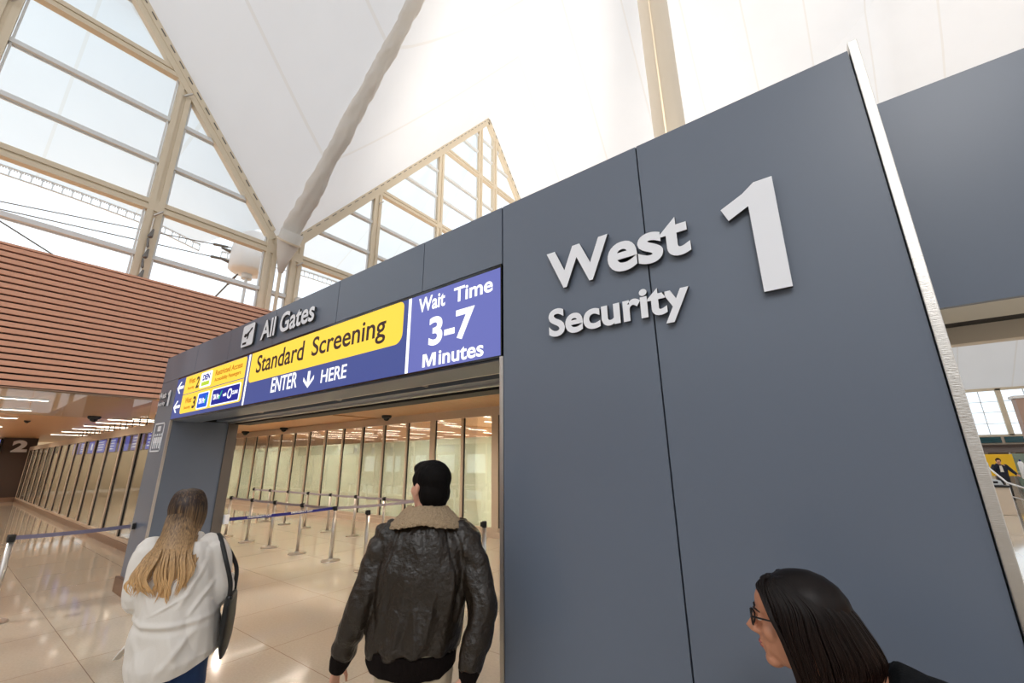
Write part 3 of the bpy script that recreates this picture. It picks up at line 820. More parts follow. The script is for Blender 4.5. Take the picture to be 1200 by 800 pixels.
# ------------------------------------------------------------------ stanchions
def stanchion_proto():
    r = empty('queue_post', (0, 0, 0))
    G().lathe([(.17, 0), (.17, .012), (.155, .02), (.05, .028), (.04, .05)], (0, 0, 0), 32).build('base', M['steel'], r, local=True, smooth=False)
    G().lathe([(.032, .02), (.032, .90)], (0, 0, 0), 20).build('pole', M['steel'], r, local=True, smooth=True)
    h = G().lathe([(.036, .885), (.036, .955), (.030, .965)], (0, 0, 0), 20).build('head', M['black'], r, local=True, smooth=False)
    G().box(.02, .05, -.03, .03, .895, .955).build('belt_clip', M['black'], r, local=True, bevel=.003)
    return r
P0 = stanchion_proto(); pused = False
def post(x, y, rz, label, group=None):
    global pused
    o = P0 if not pused else copy_tree(P0); pused = True
    o.location = (x, y, 0); o.rotation_euler = (0, 0, rz); tag(o, label, 'queue post', group)
    return o
def belt(o, p, q, m, label=None, nm='belt'):
    p, q = V(p), V(q); d = (q-p); g = G(); n = V((-d.y, d.x, 0)).normalized()
    nseg = 8; P = []
    for k in range(nseg+1):
        t = k/nseg; c = p+d*t-V((0, 0, .012*math.sin(PI*t)))
        P.append(c)
    vs = []
    for c in P:
        for s, h in ((-1, -1), (1, -1), (1, 1), (-1, 1)): vs.append(c+n*s*.0012+V((0, 0, h*.024)))
    fs = [(i*4+j, i*4+(j+1) % 4, (i+1)*4+(j+1) % 4, (i+1)*4+j) for i in range(nseg) for j in range(4)]+[(3, 2, 1, 0), tuple(nseg*4+j for j in range(4))]
    g.add(vs, fs)
    lo = V(o.location); Rz = Matrix.Rotation(-o.rotation_euler.z, 3, 'Z')
    g.v = [Rz@(v-lo) for v in g.v]
    b = g.build(nm, M[m], o, local=True)
    if label: b['label'] = label
    return b
ordl = ['nearest the man', 'second', 'third', 'fourth', 'fifth']
A = [(-4.15, 4.86), (-6.79, 4.8), (-7.96, 4.87), (-9.13, 4.83), (-10.28, 4.8), (-11.44, 4.8), (-12.67, 4.8)]
lbA = ['steel queue post with black top right of the man in the leather jacket', 'steel queue post with black top close to the left of the man',
       'nearest full steel queue post where the navy belt ends', 'steel queue post just left of the one holding the navy belt',
       'third steel queue post in the front row crossed by the navy belt', 'fourth steel queue post in the front row behind the navy belt', 'steel queue post in the front row beside the pillar edge']
pa = [post(x, y, PI, l) for (x, y), l in zip(A, lbA)]
for k in range(2, 6): belt(pa[k], (*A[k], .925), (*A[k+1], .925), 'belt_grey')
B = [(-7.67-1.18*k, 6.68) for k in range(8)]
lbB = ['back row steel queue post hidden beside the man\'s head', 'back row steel queue post closest to the man, its base visible', 'second back row steel queue post left of the man', 'third back row steel queue post left of the man',
       'fourth back row steel queue post left of the man', 'fifth back row steel queue post left of the man', 'sixth back row steel queue post left of the man', 'last back row steel queue post next to the gateway pillar']
pb = [post(x, y, PI, l) for (x, y), l in zip(B, lbB)]
for k in range(7): belt(pb[k], (*B[k], .925), (*B[k+1], .925), 'belt_grey')
belt(pa[2], (*A[2], .925), (*B[0], .925), 'belt_grey')
bb = belt(pa[2], (-7.99, 4.83, .925), (-7.95, 3.02, .925), 'belt_blue', 'navy belt printed EMERGENCY EXIT')
# printed words on the navy belt
def beltword(x, y0, y1):
    g = text_g('EMERGENCY EXIT', 0, 1, .910, .940, 0, .0006, .03)
    g.v = [V((x+.0024-v.y, y0+v.x*(y1-y0), v.z)) for v in g.v]
    lo = V(pa[2].location); Rz = Matrix.Rotation(-PI, 3, 'Z')
    g.v = [Rz@(v-lo) for v in g.v]
    return g
w = beltword(-7.952, 3.30, 3.68).build('printed_words', M['white'], bb, local=True)
w = beltword(-7.968, 4.02, 4.42).build('printed_words', M['white'], bb, local=True)
r = empty('belt_receiver', (-7.96, 2.98, .9)); tag(r, 'small white belt receiver on the rear edge of the gateway pillar', 'belt receiver')
G().box(-7.99, -7.92, 2.95, 3.02, .86, 1.0).build('housing', M['letter'], r, bevel=.006)
G().box(-7.985, -7.925, 3.02, 3.03, .90, .955).build('slot', M['black'], r)
pl_l = post(-8.31, .77, 0, 'steel queue post at the left edge in front of the gateway, with a slate belt')
belt(pl_l, (-8.31, .77, .93), (-8.60, 1.97, .90), 'belt_violet', 'slate violet belt')
G().box(-.07, -.02, -.035, .035, .89, .965).build('belt_clip', M['black'], pl_l, local=True, bevel=.004)
r = empty('belt_receiver', (-8.61, 1.98, .9)); tag(r, 'small silver belt receiver on the front of the left gateway pillar', 'belt receiver')
G().box(-8.66, -8.55, 1.955, 2.008, .85, .95).build('housing', M['steel'], r, bevel=.008)
G().box(-8.55, -8.53, 1.965, 2.0, .86, .94).build('end_cap', M['black'], r)

# ------------------------------------------------------------------ far end of the hall (right gate view)
ew = empty('window_4', (6.5, 45, 3)); tag(ew, 'tall gridded window wall at the far end of the hall', 'window', kind='structure')
g = G()
for k in range(11): x = -9.7+3.3*k; g.box(x-.13, x+.13, 44.85, 45.1, 3.1, 6.4)
g.box(-13, 26, 44.85, 45.1, 6.28, 6.5); g.box(-13, 26, 44.85, 45.1, 3.05, 3.2)
g.build('frame', M['cream'], ew)
g = G()
for k in range(34): x = -12+1.1*k+.2; g.box(x-.018, x+.018, 44.9, 45.0, 3.2, 6.3)
for z in (3.95, 4.75, 5.5): g.box(-13, 26, 44.9, 45.0, z-.016, z+.016)
g.build('glazing_bar', M['cream_rail'], ew)
G().box(-13, 26, 45.0, 45.02, 3.2, 6.3).build('pane', M['glass_win'], ew)
wn = empty('wall_north', (6.5, 45, 0)); tag(wn, 'low shop fronts and beige bands under the far windows', 'wall', kind='structure')
G().box(-2.4, 26, 44.9, 45.3, 2.5, 3.1).build('beige_band', M['stone'], wn)
g = G()
for k in range(9): x = 3.2+1.62*k; g.box(x, x+1.45, 44.8, 44.9, 2.62, 3.02)
g.build('teal_glass_panels', M['teal_dark'], wn)
G().box(-2.4, 26, 44.3, 44.9, 2.32, 2.5).build('dark_fascia', M['brown_panel'], wn)
G().box(-2.4, 26, 44.4, 44.9, 1.95, 2.32).build('grey_fascia', mat('grey_fascia', (120, 108, 104), rough=.5), wn)
G().box(-2.4, 26, 44.9, 45.3, 0, 1.95).build('back', mat('shop_interior', (150, 132, 112), rough=.6), wn)
g = G()
for k in range(16): x = 2.+1.3*k; g.box(x, x+.14, 44.7, 44.9, 0, 1.95)
g.build('pilaster', M['cream'], wn)
# east side of the hall: glazed gables mirrored, seen in reflections
we = empty('window_5', (26, 5, 3)); tag(we, 'glazed gables of the east wall opposite the slat wall', 'window', kind='structure')
g = G()
for vy in (-15.01, 5.19, 25.39):
    for o in (-9.5, -6.35, -3.15, -.28, .5, 3.3, 6.6, 9.45):
        g.box(25.9, 26.1, vy+o-.14, vy+o+.14, 5.5, gable_line(o))
    for z in (5.6, 8.2, 12.35, 16.8):
        oo = max(0, (z-8.37)/12.7*RY)
        for sg in (-1, 1):
            a, b = vy+sg*oo, vy+sg*RY; g.box(25.9, 26.1, min(a, b), max(a, b), z-.14, z+.14)
g.build('frame', M['cream'], we)
G().box(25.9, 26.4, -12, 45, 0, 5.5).build('wall_right', M['wood_soffit'])
tag(bpy.data.objects['wall_right'], 'warm clad wall below the east glazing', 'wall', kind='structure')

# things in the far hall
r = empty('billboard', (6.1, 30, 0)); tag(r, 'bright yellow board behind the distant man in the dark suit', 'board')
G().box(5.45, 6.55, 30, 30.08, .85, 1.83).build('board', M['yellow'], r, bevel=.01)
G().box(5.5, 5.56, 30.02, 30.08, 0, .85).build('leg', M['steel'], r); G().box(6.4, 6.46, 30.02, 30.08, 0, .85).build('leg', M['steel'], r)
r = empty('glass_screen', (7.3, 30.5, 0)); tag(r, 'greenish glass screen right of the yellow board', 'screen')
G().box(6.62, 8.4, 30.5, 30.52, .1, 1.85).build('pane', mat('green_glass_panel', (150, 170, 158), rough=.2), r)
g = G(); g.box(6.58, 6.62, 30.48, 30.54, 0, 1.9); g.box(6.6, 8.4, 30.49, 30.53, 1.0, 1.05); g.build('frame', M['steel'], r)
r = empty('service_counter', (3.9, 20.8, 0)); tag(r, 'beige counter block in the far hall carrying grey equipment', 'counter')
G().box(3.2, 4.15, 20.3, 21.6, 0, .82).build('body', M['stone'], r, bevel=.02)
G().box(3.15, 4.2, 20.25, 21.65, .82, .87).build('top', M['black'], r, bevel=.01)
def machine(x, y, z, s, m, label):
    r = empty('counter_device', (x, y, z)); tag(r, label, 'device')
    G().prism([(x-.2*s, z), (x+.2*s, z), (x+.16*s, z+.12*s), (x-.05*s, z+.2*s), (x-.2*s, z+.17*s)], y-.1, y+.12).build('body', M[m], r, bevel=.01)
    G().box(x-.12*s, x+.1*s, y-.105, y-.1, z+.04*s, z+.1*s).build('front', M['black'], r)
    G().cap((x-.1*s, y, z+.15*s), (x-.18*s, y, z+.32*s), .015, .012, 8).build('arm', M['steel_dark'], r, smooth=True)
machine(3.42, 20.7, .87, 1.0, 'letter', 'grey device at the left on the beige far counter')
machine(3.93, 20.9, .87, 1.1, 'cream_rail', 'pale device at the right on the beige far counter')
r = empty('service_counter', (7.3, 28.6, 0)); tag(r, 'long black counter at the right edge of the far hall', 'counter')
G().box(6.55, 8.6, 28.3, 29.1, .06, .95).build('body', M['black'], r, bevel=.02); G().box(6.5, 8.7, 28.25, 29.15, .95, 1.0).build('top', M['steel_dark'], r, bevel=.01)
G().box(6.6, 8.5, 28.35, 29.0, 0, .06).build('plinth', M['steel_dark'], r)
r = empty('handrail', (4.6, 19.5, 0)); tag(r, 'white slanting handrail beside the beige far counter', 'handrail')
g = G()
for i, x in enumerate((4.34, 4.55, 4.7)):
    g.cap((x-.0, 21.3-i*.9, 0.02), (x, 21.3-i*.9, .92-.12*i), .028, .028, 8)
g.cap((4.28, 22.6, 1.35), (4.34, 21.3, .92), .028, .028, 8); g.cap((4.34, 21.3, .92), (4.7, 19.5, .66), .028, .028, 8); g.cap((4.34, 21.3, .5), (4.7, 19.5, .3), .02, .02, 8)
g.build('rail', M['white'], r, smooth=True)
r = empty('pylon', (7.6, 30, 0)); tag(r, 'taupe pylon with pale top at the right edge of the picture', 'pylon')
G().box(7.12, 8.2, 29.6, 30.2, 1.9, 4.32).build('body', M['brown_pylon'], r, bevel=.02); G().box(7.05, 8.25, 29.55, 30.25, 4.32, 4.45).build('cap', M['white'], r)
G().box(7.5, 7.8, 29.8, 30.0, 0, 1.9).build('post', M['steel'], r)
r = empty('hanging_banner', (5.45, 30, 3.9)); tag(r, 'narrow teal banner beside the steel edge of the wall', 'banner')
G().box(5.0, 5.52, 30, 30.05, 4.0, 5.9).build('banner', M['teal'], r); 
g = G(); g.cap((5.26, 30.02, 5.9), (5.26, 30.02, 18), .015, .015, 8); g.box(4.98, 5.54, 29.99, 30.06, 5.88, 5.94); g.build('hanger', M['steel_dark'], r)
for (x, lb) in ((5.27, 'left white cylinder dispenser post before the yellow board'), (6.32, 'right white cylinder dispenser post with dark tip before the yellow board')):
    r = empty('dispenser_post', (x, 28.2, 0)); tag(r, lb, 'post')
    G().lathe([(.16, 0), (.16, .02), (.03, .04), (.03, .8)], (x, 28.2, 0), 16).build('stand', M['steel'], r, smooth=True)
    G().lathe([(.08, .8), (.09, .85), (.09, 1.45), (.05, 1.52)], (x, 28.2, 0), 16).build('cylinder', M['white'], r, smooth=True)
    G().lathe([(.03, 1.52), (.02, 1.6)], (x, 28.2, 0), 12).build('tip', M['belt_blue'], r)
# wall box and red pipe on the window post
r = empty('alarm_box', (XW+.2, 5.9, 6.7)); tag(r, 'small white alarm box with a red pipe on the cream window post', 'alarm box')
G().box(XW+.08, XW+.26, 5.78, 6.0, 6.66, 6.82).build('box', M['white'], r, bevel=.01); G().cap((XW+.15, 5.84, 5.95), (XW+.15, 5.84, 6.62), .035, .035, 10).build('pipe', M['red'], r, smooth=True)

#PB#
# ------------------------------------------------------------------ people
M['skin'] = mat('skin', (214, 160, 134), rough=.5, var=.05, vscale=20)
M['skin_f'] = mat('warm_skin', (200, 140, 110), rough=.48, var=.05, vscale=20)
M['leather'] = mat('dark_brown_leather', (36, 28, 20), rough=.33, spec=.48, var=.28, vscale=7, bump=.45, bscale=38)
M['rib'] = mat('ribbed_knit', (20, 13, 11), rough=.95, spec=.15, bump=.6, bscale=18, stretch=(14, 14, .5))
M['fleece'] = mat('tan_fleece', (190, 164, 132), rough=.95, var=.22, vscale=90, bump=1., bscale=150)
M['chino'] = mat('beige_trousers', (196, 180, 152), rough=.85, bump=.2, bscale=200)
M['shirt'] = mat('ivory_shirt_cloth', (228, 222, 214), rough=.85, bump=.12, bscale=240)
M['jeans'] = mat('blue_denim', (22, 52, 96), rough=.85, var=.2, vscale=30, bump=.2, bscale=300)
M['dark_top'] = mat('near_black_knit', (8, 10, 13), rough=.9, spec=.2, bump=.2, bscale=200)
M['shoe'] = mat('dark_shoe', (30, 26, 24), rough=.5)
M['lips'] = mat('lips', (168, 92, 88), rough=.4)
M['eye'] = mat('eye_white', (230, 226, 220), rough=.2)
M['iris'] = mat('iris', (50, 34, 24), rough=.2)
M['hair_m'] = hair_mat('black_hair', (9, 7, 6), (14, 10, 9), 1.9, 1.5)
M['hair_m'].node_tree.nodes['Principled BSDF'].inputs['Specular IOR Level'].default_value = .12; M['hair_m'].node_tree.nodes['Principled BSDF'].inputs['Roughness'].default_value = .7
M['hair_w'] = hair_mat('ombre_hair', (46, 30, 24), (222, 178, 124), 1.58, 1.14)
M['hair_l'] = hair_mat('dark_brown_hair', (16, 9, 7), (40, 23, 16), 1.5, 1.12)
M['hair_l'].node_tree.nodes['Principled BSDF'].inputs['Specular IOR Level'].default_value = .2
M['brow'] = mat('eyebrow', (50, 32, 24), rough=.8)

def smooth_path(P, n=6):
    P = [V(p) for p in P]; Q = [P[0]*2-P[1]]+P+[P[-1]*2-P[-2]]; out = []
    for i in range(1, len(Q)-2):
        a, b, c, d = Q[i-1:i+3]
        for k in range(n):
            t = k/n
            out.append(.5*((2*b)+(c-a)*t+(2*a-5*b+4*c-d)*t*t+(3*b-a-3*c+d)*t*t*t))
    out.append(P[-1]); return out
def smooth_rad(Rr, n=6):
    out = []
    for a, b in zip(Rr[:-1], Rr[1:]):
        for k in range(n):
            t = k/n; out.append((a[0]+(b[0]-a[0])*t, a[1]+(b[1]-a[1])*t))
    out.append(tuple(Rr[-1])); return out

def limb(g, P, Rr, n=16, ref=(0, 1, 0)):
    Rr = [(r, r) if not isinstance(r, (tuple, list)) else r for r in Rr]
    return g.sweep(smooth_path(P), smooth_rad(Rr), n, ref)

def head_prims(g, T, female=False, k=1.):
    h = G(); f = .94 if female else 1.
    h.ell((0, -.018, .030), (.074, .094, .088)); h.ell((0, .030, -.030), (.058*f, .060, .082))
    h.ell((0, .022, -.070), (.050*f, .052, .044)); h.ell((0, .068, -.098), (.024, .024, .019))
    h.ell((0, .046, .038), (.056, .046, .050)); h.ell((0, .082, .020), (.042, .011, .009))
    h.ell((.036, .060, -.024), (.021, .022, .024)); h.ell((-.036, .060, -.024), (.021, .022, .024))
    h.sweep([(0, .088, .018), (0, .100, -.006), (0, .114, -.026), (0, .106, -.038)], [.008, .0095, .0125, .007], 10)
    h.ell((.010, .097, -.033), (.008, .011, .008)); h.ell((-.010, .097, -.033), (.008, .011, .008))
    h.ell((0, .086, -.050), (.020, .010, .010)); h.ell((0, .091, -.059), (.019, .0085, .0055)); h.ell((0, .088, -.069), (.016, .0085, .006)); h.ell((0, .076, -.078), (.026, .014, .016)); h.ell((0, .072, -.060), (.034, .018, .026))
    for s in (-1, 1):
        h.ell((s*.075, -.006, -.012), (.008, .018, .030)); h.ell((s*.080, -.014, -.004), (.006, .012, .022))
        h.ell((s*.030, .080, .006), (.013, .007, .010))
    h.xf(T@Matrix.Scale(k, 4)); g.add(h.v, h.f)

def hand_prims(g, T, side=1, curl=.5, spread=.06):
    """wrist at origin, fingers along -z, palm facing -x*side (towards the body), thumb forward (+y)"""
    h = G()
    h.ell((0, 0, -.045), (.016, .040, .052)); h.ell((0, .004, -.015), (.020, .030, .03))
    L = [(.030, .078, 1.), (.010, .086, 1.05), (-.010, .080, 1.), (-.029, .064, .85)]
    for i, (y, z0, q) in enumerate(L):
        p = V((0, y, -.080)); a = 0.; d = V((0, (y)*.9*spread/.06*.3, -1)).normalized()
        ln = [.036*q, .026*q, .021*q]; r = [.0090, .0082, .0072, .0060]
        for s in range(3):
            a += curl*(.55 if s == 0 else .75)
            dd = V((-side*math.sin(a), d.y*math.cos(a), -math.cos(a))).normalized()
            e = p+dd*ln[s]; h.cap(p, e, r[s], r[s+1], 8); p = e
    p = V((0, .026, -.030)); e = V((-side*.012, .052, -.062)); h.cap(p, e, .014, .0105, 8)
    e2 = e+V((-side*.012, .010, -.028)); h.cap(e, e2, .0105, .009, 8); e3 = e2+V((-side*.008, -.001, -.024)); h.cap(e2, e3, .009, .007, 8)
    h.xf(T); g.add(h.v, h.f)

def frame_to(p, zdir, ydir):
    """matrix whose -z points along zdir (from wrist to fingers) and +y near ydir"""
    z = -V(zdir).normalized(); y = V(ydir); y = (y-z*y.dot(z)).normalized(); x = y.cross(z)
    m = Matrix((x, y, z)).transposed().to_4x4(); m.translation = V(p); return m

def body(g, J, female=False):
    """J: joints in local frame; returns continuous figure primitives"""
    f = .9 if female else 1.
    limb(g, [J['pelvis']+V((0, 0, -.06)), J['pelvis']+V((0, 0, .06)), J['waist'], J['chest'], J['chest']*.35+J['neck']*.65, J['neck']],
         [(.15, .11), (.16*1, .115), (.135*f, .10), (.165*f, .115), (.13*f, .09), (.06*f, .06)], 20)
    limb(g, [J['neck']-V((0, 0, .03)), J['neck']*.5+J['skull']*.5, J['skull']], [.062*f, .055*f, .056*f], 14)
    for s, q in ((-1, 'l'), (1, 'r')):
        g.ell(J['sh'+q], (.06, .06, .06))
        limb(g, [J['neck']*.5+J['sh'+q]*.5+V((0, 0, -.03)), J['sh'+q], J['sh'+q]*.5+J['el'+q]*.5, J['el'+q]], [.055, .056*f, .047*f, .038*f])
        limb(g, [J['el'+q], J['el'+q]*.7+J['wr'+q]*.3, J['wr'+q]], [.038*f, .040*f, .026*f])
        limb(g, [J['hip'+q]+V((0, 0, .03)), J['hip'+q]*.5+J['kn'+q]*.5, J['kn'+q]], [.085*f, .070*f, .050*f])
        limb(g, [J['kn'+q], J['kn'+q]*.7+J['an'+q]*.3, J['an'+q]], [.049*f, .050*f, .033])
        limb(g, [J['an'+q]+V((0, -.02, 0)), J['an'+q]+V((0, .06, -.035)), J['an'+q]+V((0, .14, -.055))], [(.035, .035), (.036, .028), (.03, .018)])

def shoes(J, root, m='shoe'):
    for q in 'lr':
        a = J['an'+q]; g = G()
        ft = a.copy(); ft.z = 0
        dz = a.z-.085
        g.sweep([V((a.x, a.y-.085, dz+.045)), V((a.x, a.y-.06, dz+.05)), V((a.x, a.y, dz+.055)), V((a.x, a.y+.08, dz+.045)), V((a.x, a.y+.14, dz+.033)), V((a.x, a.y+.185, dz+.026))],
                [(.022, .03), (.038, .045), (.042, .05), (.046, .042), (.045, .03), (.025, .018)], 16, ref=(0, 0, 1))
        g.box(a.x-.040, a.x+.040, a.y-.09, a.y+.17, dz, dz+.015)
        g.build('shoe', M[m], root, local=True, remesh=.006, sm=3)

def wrinkle(amp, zs=5., xs=14., seed=0., fold=None):
    def f(co, n):
        q = V((co.x*xs+seed, co.y*xs, co.z*zs))
        a = abs(noise.noise(q))*2-.5
        b = noise.noise(V((co.x*xs*2.3, co.y*xs*2.3+seed, co.z*zs*2.2)))
        d = amp*(a+.45*b)
        if fold: d += fold(co)
        return co+n*d
    return f

# ---------------- the man in the leather jacket
man = empty('person', (-1.733, 1.578, 0), math.atan2(.6, .8))
tag(man, 'man seen from behind in a dark brown leather jacket with tan fleece collar', 'person')
J = dict(pelvis=V((-.035, 0, .93)), waist=V((-.02, 0, 1.10)), chest=V((0, -.01, 1.33)), neck=V((0, .0, 1.52)), skull=V((0, .03, 1.62)),
         shl=V((-.180, 0, 1.43)), shr=V((.180, 0, 1.435)), ell=V((-.285, -.03, 1.15)), elr=V((.29, -.06, 1.14)),
         wrl=V((-.395, .02, .87)), wrr=V((.235, -.12, .875)), hipl=V((-.12, 0, .90)), hipr=V((.05, 0, .90)),
         knl=V((-.12, .08, .50)), knr=V((.07, -.02, .49)), anl=V((-.12, .05, .085)), anr=V((.08, -.18, .11)))
g = G(); body(g, J)
HT = Matrix.Translation((0, .025, 1.668))@Euler((.08, 0, math.radians(48))).to_matrix().to_4x4()@Matrix.Diagonal((1.13, 1.08, 1.06, 1))
head_prims(g, HT)
hand_prims(g, frame_to(J['wrl'], (J['wrl']-J['ell'])+V((.02, .05, 0)), (.2, 1, 0)), -1, .35)
hand_prims(g, frame_to(J['wrr']+V((-.01, -.01, -.01)), (-.55, .0, -.8), (-.5, -.3, .5)), 1, .35)
g.build('body', M['skin'], man, local=True, remesh=.0055, sm=3)
# hair: short, full at the crown
g = G()
g.ell((0, -.020, .042), (.080, .101, .086)); g.ell((0, -.045, -.020), (.075, .068, .085)); g.ell((0, -.05, -.06), (.058, .052, .055)); g.ell((0, .030, .080), (.060, .068, .040)); g.ell((-.056, .022, .034), (.020, .026, .036)); g.ell((.056, .022, .034), (.020, .026, .036))
g.xf(HT)
g.build('hair', M['hair_m'], man, local=True, remesh=.0045, sm=8, fn=lambda co, n: co+n*(.0022*noise.noise(V((co.x*120, co.y*120, co.z*35)))+.002))
# jacket shell
g = G()
limb(g, [(-.045, 0, .945), (-.045, 0, .965), (-.035, 0, 1.03), (-.02, 0, 1.15), (-.005, -.01, 1.30), (0, -.01, 1.41), (0, 0, 1.475), (0, .01, 1.52)],
     [(.200, .145), (.222, .165), (.228, .165), (.228, .16), (.232, .155), (.210, .135), (.15, .11), (.085, .085)], 28)
for s, q in ((-1, 'l'), (1, 'r')):
    sh, el, wr = J['sh'+q], J['el'+q], J['wr'+q]
    limb(g, [V((s*.10, 0, 1.45)), V((s*.175, 0, 1.448)), sh+V((s*.025, -.005, -.035)), sh*.5+el*.5+V((s*.012, 0, 0)), el+V((s*.005, -.01, 0)), el*.45+wr*.55+V((s*.006, 0, 0)), el*.08+wr*.92],
         [(.055, .07), (.070, .08), (.077, .084), (.072, .078), (.068, .072), (.064, .066), (.054, .056)], 20, ref=(0, 1, 0))
def jfold(co):
    d = 0
    if abs(co.x+.02) < .24 and co.z < 1.10:      # gathered hem folds
        d += .008*math.sin(co.x*55+2*math.sin(co.z*9))*max(0, (1.10-co.z)/.16)
    for (x0, z0, x1, z1, w, a) in ((-.12, 1.36, -.20, .98, .018, .010), (.10, 1.34, .03, .95, .016, .009), (-.02, 1.20, .01, .93, .014, .010), (.17, 1.32, .12, 1.0, .016, .010), (-.07, 1.12, -.12, .92, .014, .008)):
        t = max(0, min(1, (z0-co.z)/(z0-z1))); xc = x0+(x1-x0)*t
        if z1-.03 < co.z < z0+.03 and co.y < .02: d += a*math.exp(-((co.x-xc)/w)**2)*math.sin(PI*min(1, max(0, t*1.1)))
    if co.z > 1.16:                  # armhole seams
        xs_ = .178-.05*max(0, (co.z-1.30))/.15-.012*math.sin((co.z-1.16)*10)
        d -= .006*math.exp(-((abs(co.x)-xs_)/.005)**2)
    if abs(co.x) > .2: d += .007*math.sin(co.z*48+co.x*30+2*math.sin(co.z*13))*(.5+.5*math.sin(co.z*9+1))
    return d
jk = g.build('leather_jacket', M['leather'], man, local=True, remesh=.0075, sm=4, fn=wrinkle(.013, 4.5, 9, 3.1, jfold))
g = G()
limb(g, [(-.05, 0, .862), (-.048, 0, .90), (-.045, 0, .955)], [(.190, .138), (.210, .154), (.212, .156)], 48)
def ribf(co, n):
    a = math.atan2(co.y, co.x+.048); return co+n*(.002*math.sin(a*70))
gg = g.build('ribbed_hem', M['rib'], jk, local=True, smooth=True, fn=ribf)
for s, q in ((-1, 'l'), (1, 'r')):
    el, wr = J['el'+q], J['wr'+q]; d = (wr-el).normalized()
    g = G(); limb(g, [wr-d*.05, wr-d*.015, wr+d*.022], [(.052, .054), (.047, .049), (.036, .038)], 36)
    g.build('ribbed_cuff', M['rib'], jk, local=True, smooth=True)
g = G()   # fleece collar, lying open over the shoulders
nn = 40; prof = [(.000, .0), (.010, .034), (.030, .040), (.062, .016), (.108, -.020), (.118, -.046), (.07, -.036), (.012, -.022)]
vs = []
for k in range(nn):
    a = 2*PI*k/nn
    ca, sa = math.cos(a), math.sin(a)
    open_f = .55 if sa > .85 else 1
    for (o, h) in prof:
        rx = .070+o*1.05; ry = .068+o*.72
        vs.append((rx*ca, .012+ry*sa-(.01), 1.545+h*open_f-.028*max(0, sa)-abs(ca)*o*.28))
m_ = len(prof)
g.add(vs, [(k*m_+j, ((k+1) % nn)*m_+j, ((k+1) % nn)*m_+(j+1) % m_, k*m_+(j+1) % m_) for k in range(nn) for j in range(m_)])
g.build('fleece_collar', M['fleece'], jk, local=True, remesh=.006, sm=2, fn=lambda co, n: co+n*(.005*noise.noise(co*75)+.003*noise.noise(co*160)))
g = G(); g.box(-.10, .10, -.003, .003, -.001, .001)
g = G()   # back yoke seam
g.sweep(smooth_path([(-.19, -.118, 1.40), (-.08, -.150, 1.385), (.08, -.150, 1.385), (.19, -.118, 1.40)]), .0018, 6)
def legs_cloth(J, root, m, name, r0=.098, hemz=.10, up=.10, rp=.182):
    g = G()
    limb(g, [J['pelvis']+V((0, 0, -.10)), J['pelvis']+V((0, 0, 0)), J['pelvis']+V((0, 0, up))], [(rp*.84, .12), (rp, .135), (rp*.92, .125)], 24)
    for q in 'lr':
        limb(g, [J['hip'+q]+V((0, 0, .02)), J['hip'+q]*.5+J['kn'+q]*.5, J['kn'+q], J['kn'+q]*.45+J['an'+q]*.55, J['an'+q]+V((0, 0, hemz-.085))], [r0, r0*.9, r0*.72, r0*.68, r0*.66], 18)
    return g.build(name, M[m], root, local=True, remesh=.009, sm=3, fn=wrinkle(.005, 7, 9, 1.3))
legs_cloth(J, man, 'chino', 'trousers', .1)
shoes(J, man)
ph = empty('mobile_phone', V((-1.733, 1.578, 0))+Matrix.Rotation(math.atan2(.6, .8), 3, 'Z')@V((.135, -.155, .775)), math.atan2(.6, .8))
tag(ph, 'dark phone in the hand of the man in the leather jacket', 'phone')
G().box(-.035, .035, -.005, .005, -.07, .035).build('case', M['black'], ph, local=True, bevel=.004)
G().box(-.031, .031, -.0062, -.005, -.066, .031).build('display', M['black_gloss'], ph, local=True)

# ---------------- strands for long hair
def strand(g, P, r0, r1, n=7, flat=.45):
    Q = smooth_path(P, 5); m = len(Q)
    rad = [((r0+(r1-r0)*(i/(m-1))**1.5)*(1 if i < m-3 else (m-1-i)/3*.8+.15), (r0+(r1-r0)*(i/(m-1)))*flat*(1 if i < m-3 else (m-1-i)/3*.8+.15)) for i in range(m)]
    g.sweep(Q, rad, n, ref=(0, 1, 0))

# ---------------- the woman in the white shirt
wz = math.atan2(.90, .43)*1.0-0
woman = empty('person', (-3.02, .935, 0), math.radians(62))
tag(woman, 'woman seen from behind with long blond-tipped brown hair and a loose white shirt', 'person')
J = dict(pelvis=V((.05, 0, .88)), waist=V((.035, 0, 1.02)), chest=V((.01, 0, 1.22)), neck=V((0, 0, 1.385)), skull=V((-.01, .02, 1.47)),
         shl=V((-.130, 0, 1.315)), shr=V((.140, 0, 1.325)), ell=V((-.150, .0, 1.12)), elr=V((.200, .02, 1.09)),
         wrl=V((-.09, .20, 1.08)), wrr=V((.22, .24, 1.12)), hipl=V((-.025, 0, .84)), hipr=V((.12, 0, .84)),
         knl=V((-.02, -.02, .46)), knr=V((.12, .10, .47)), anl=V((-.02, -.18, .11)), anr=V((.12, .06, .085)))
g = G(); body(g, J, True)
HW = Matrix.Translation((-.015, .02, 1.535))@Euler((-.05, -.04, math.radians(30))).to_matrix().to_4x4()
head_prims(g, HW, True, .97)
hand_prims(g, frame_to(J['wrl'], (J['wrl']-J['ell'])+V((.1, 0, -.02)), (0, 0, 1)), -1, .6)
hand_prims(g, frame_to(J['wrr'], (J['wrr']-J['elr'])+V((-.05, 0, 0)), (0, 0, 1)), 1, .9)
g.build('body', M['skin_f'], woman, local=True, remesh=.006, sm=3)
g = G()   # oversized shirt
limb(g, [(.06, 0, .745), (.055, 0, .82), (.045, -.005, .98), (.03, -.01, 1.10), (.015, -.01, 1.22), (.005, -.01, 1.315), (0, 0, 1.36), (0, .005, 1.40)],
     [(.195, .165), (.202, .185), (.192, .178), (.182, .168), (.182, .155), (.178, .132), (.13, .105), (.075, .075)], 28)
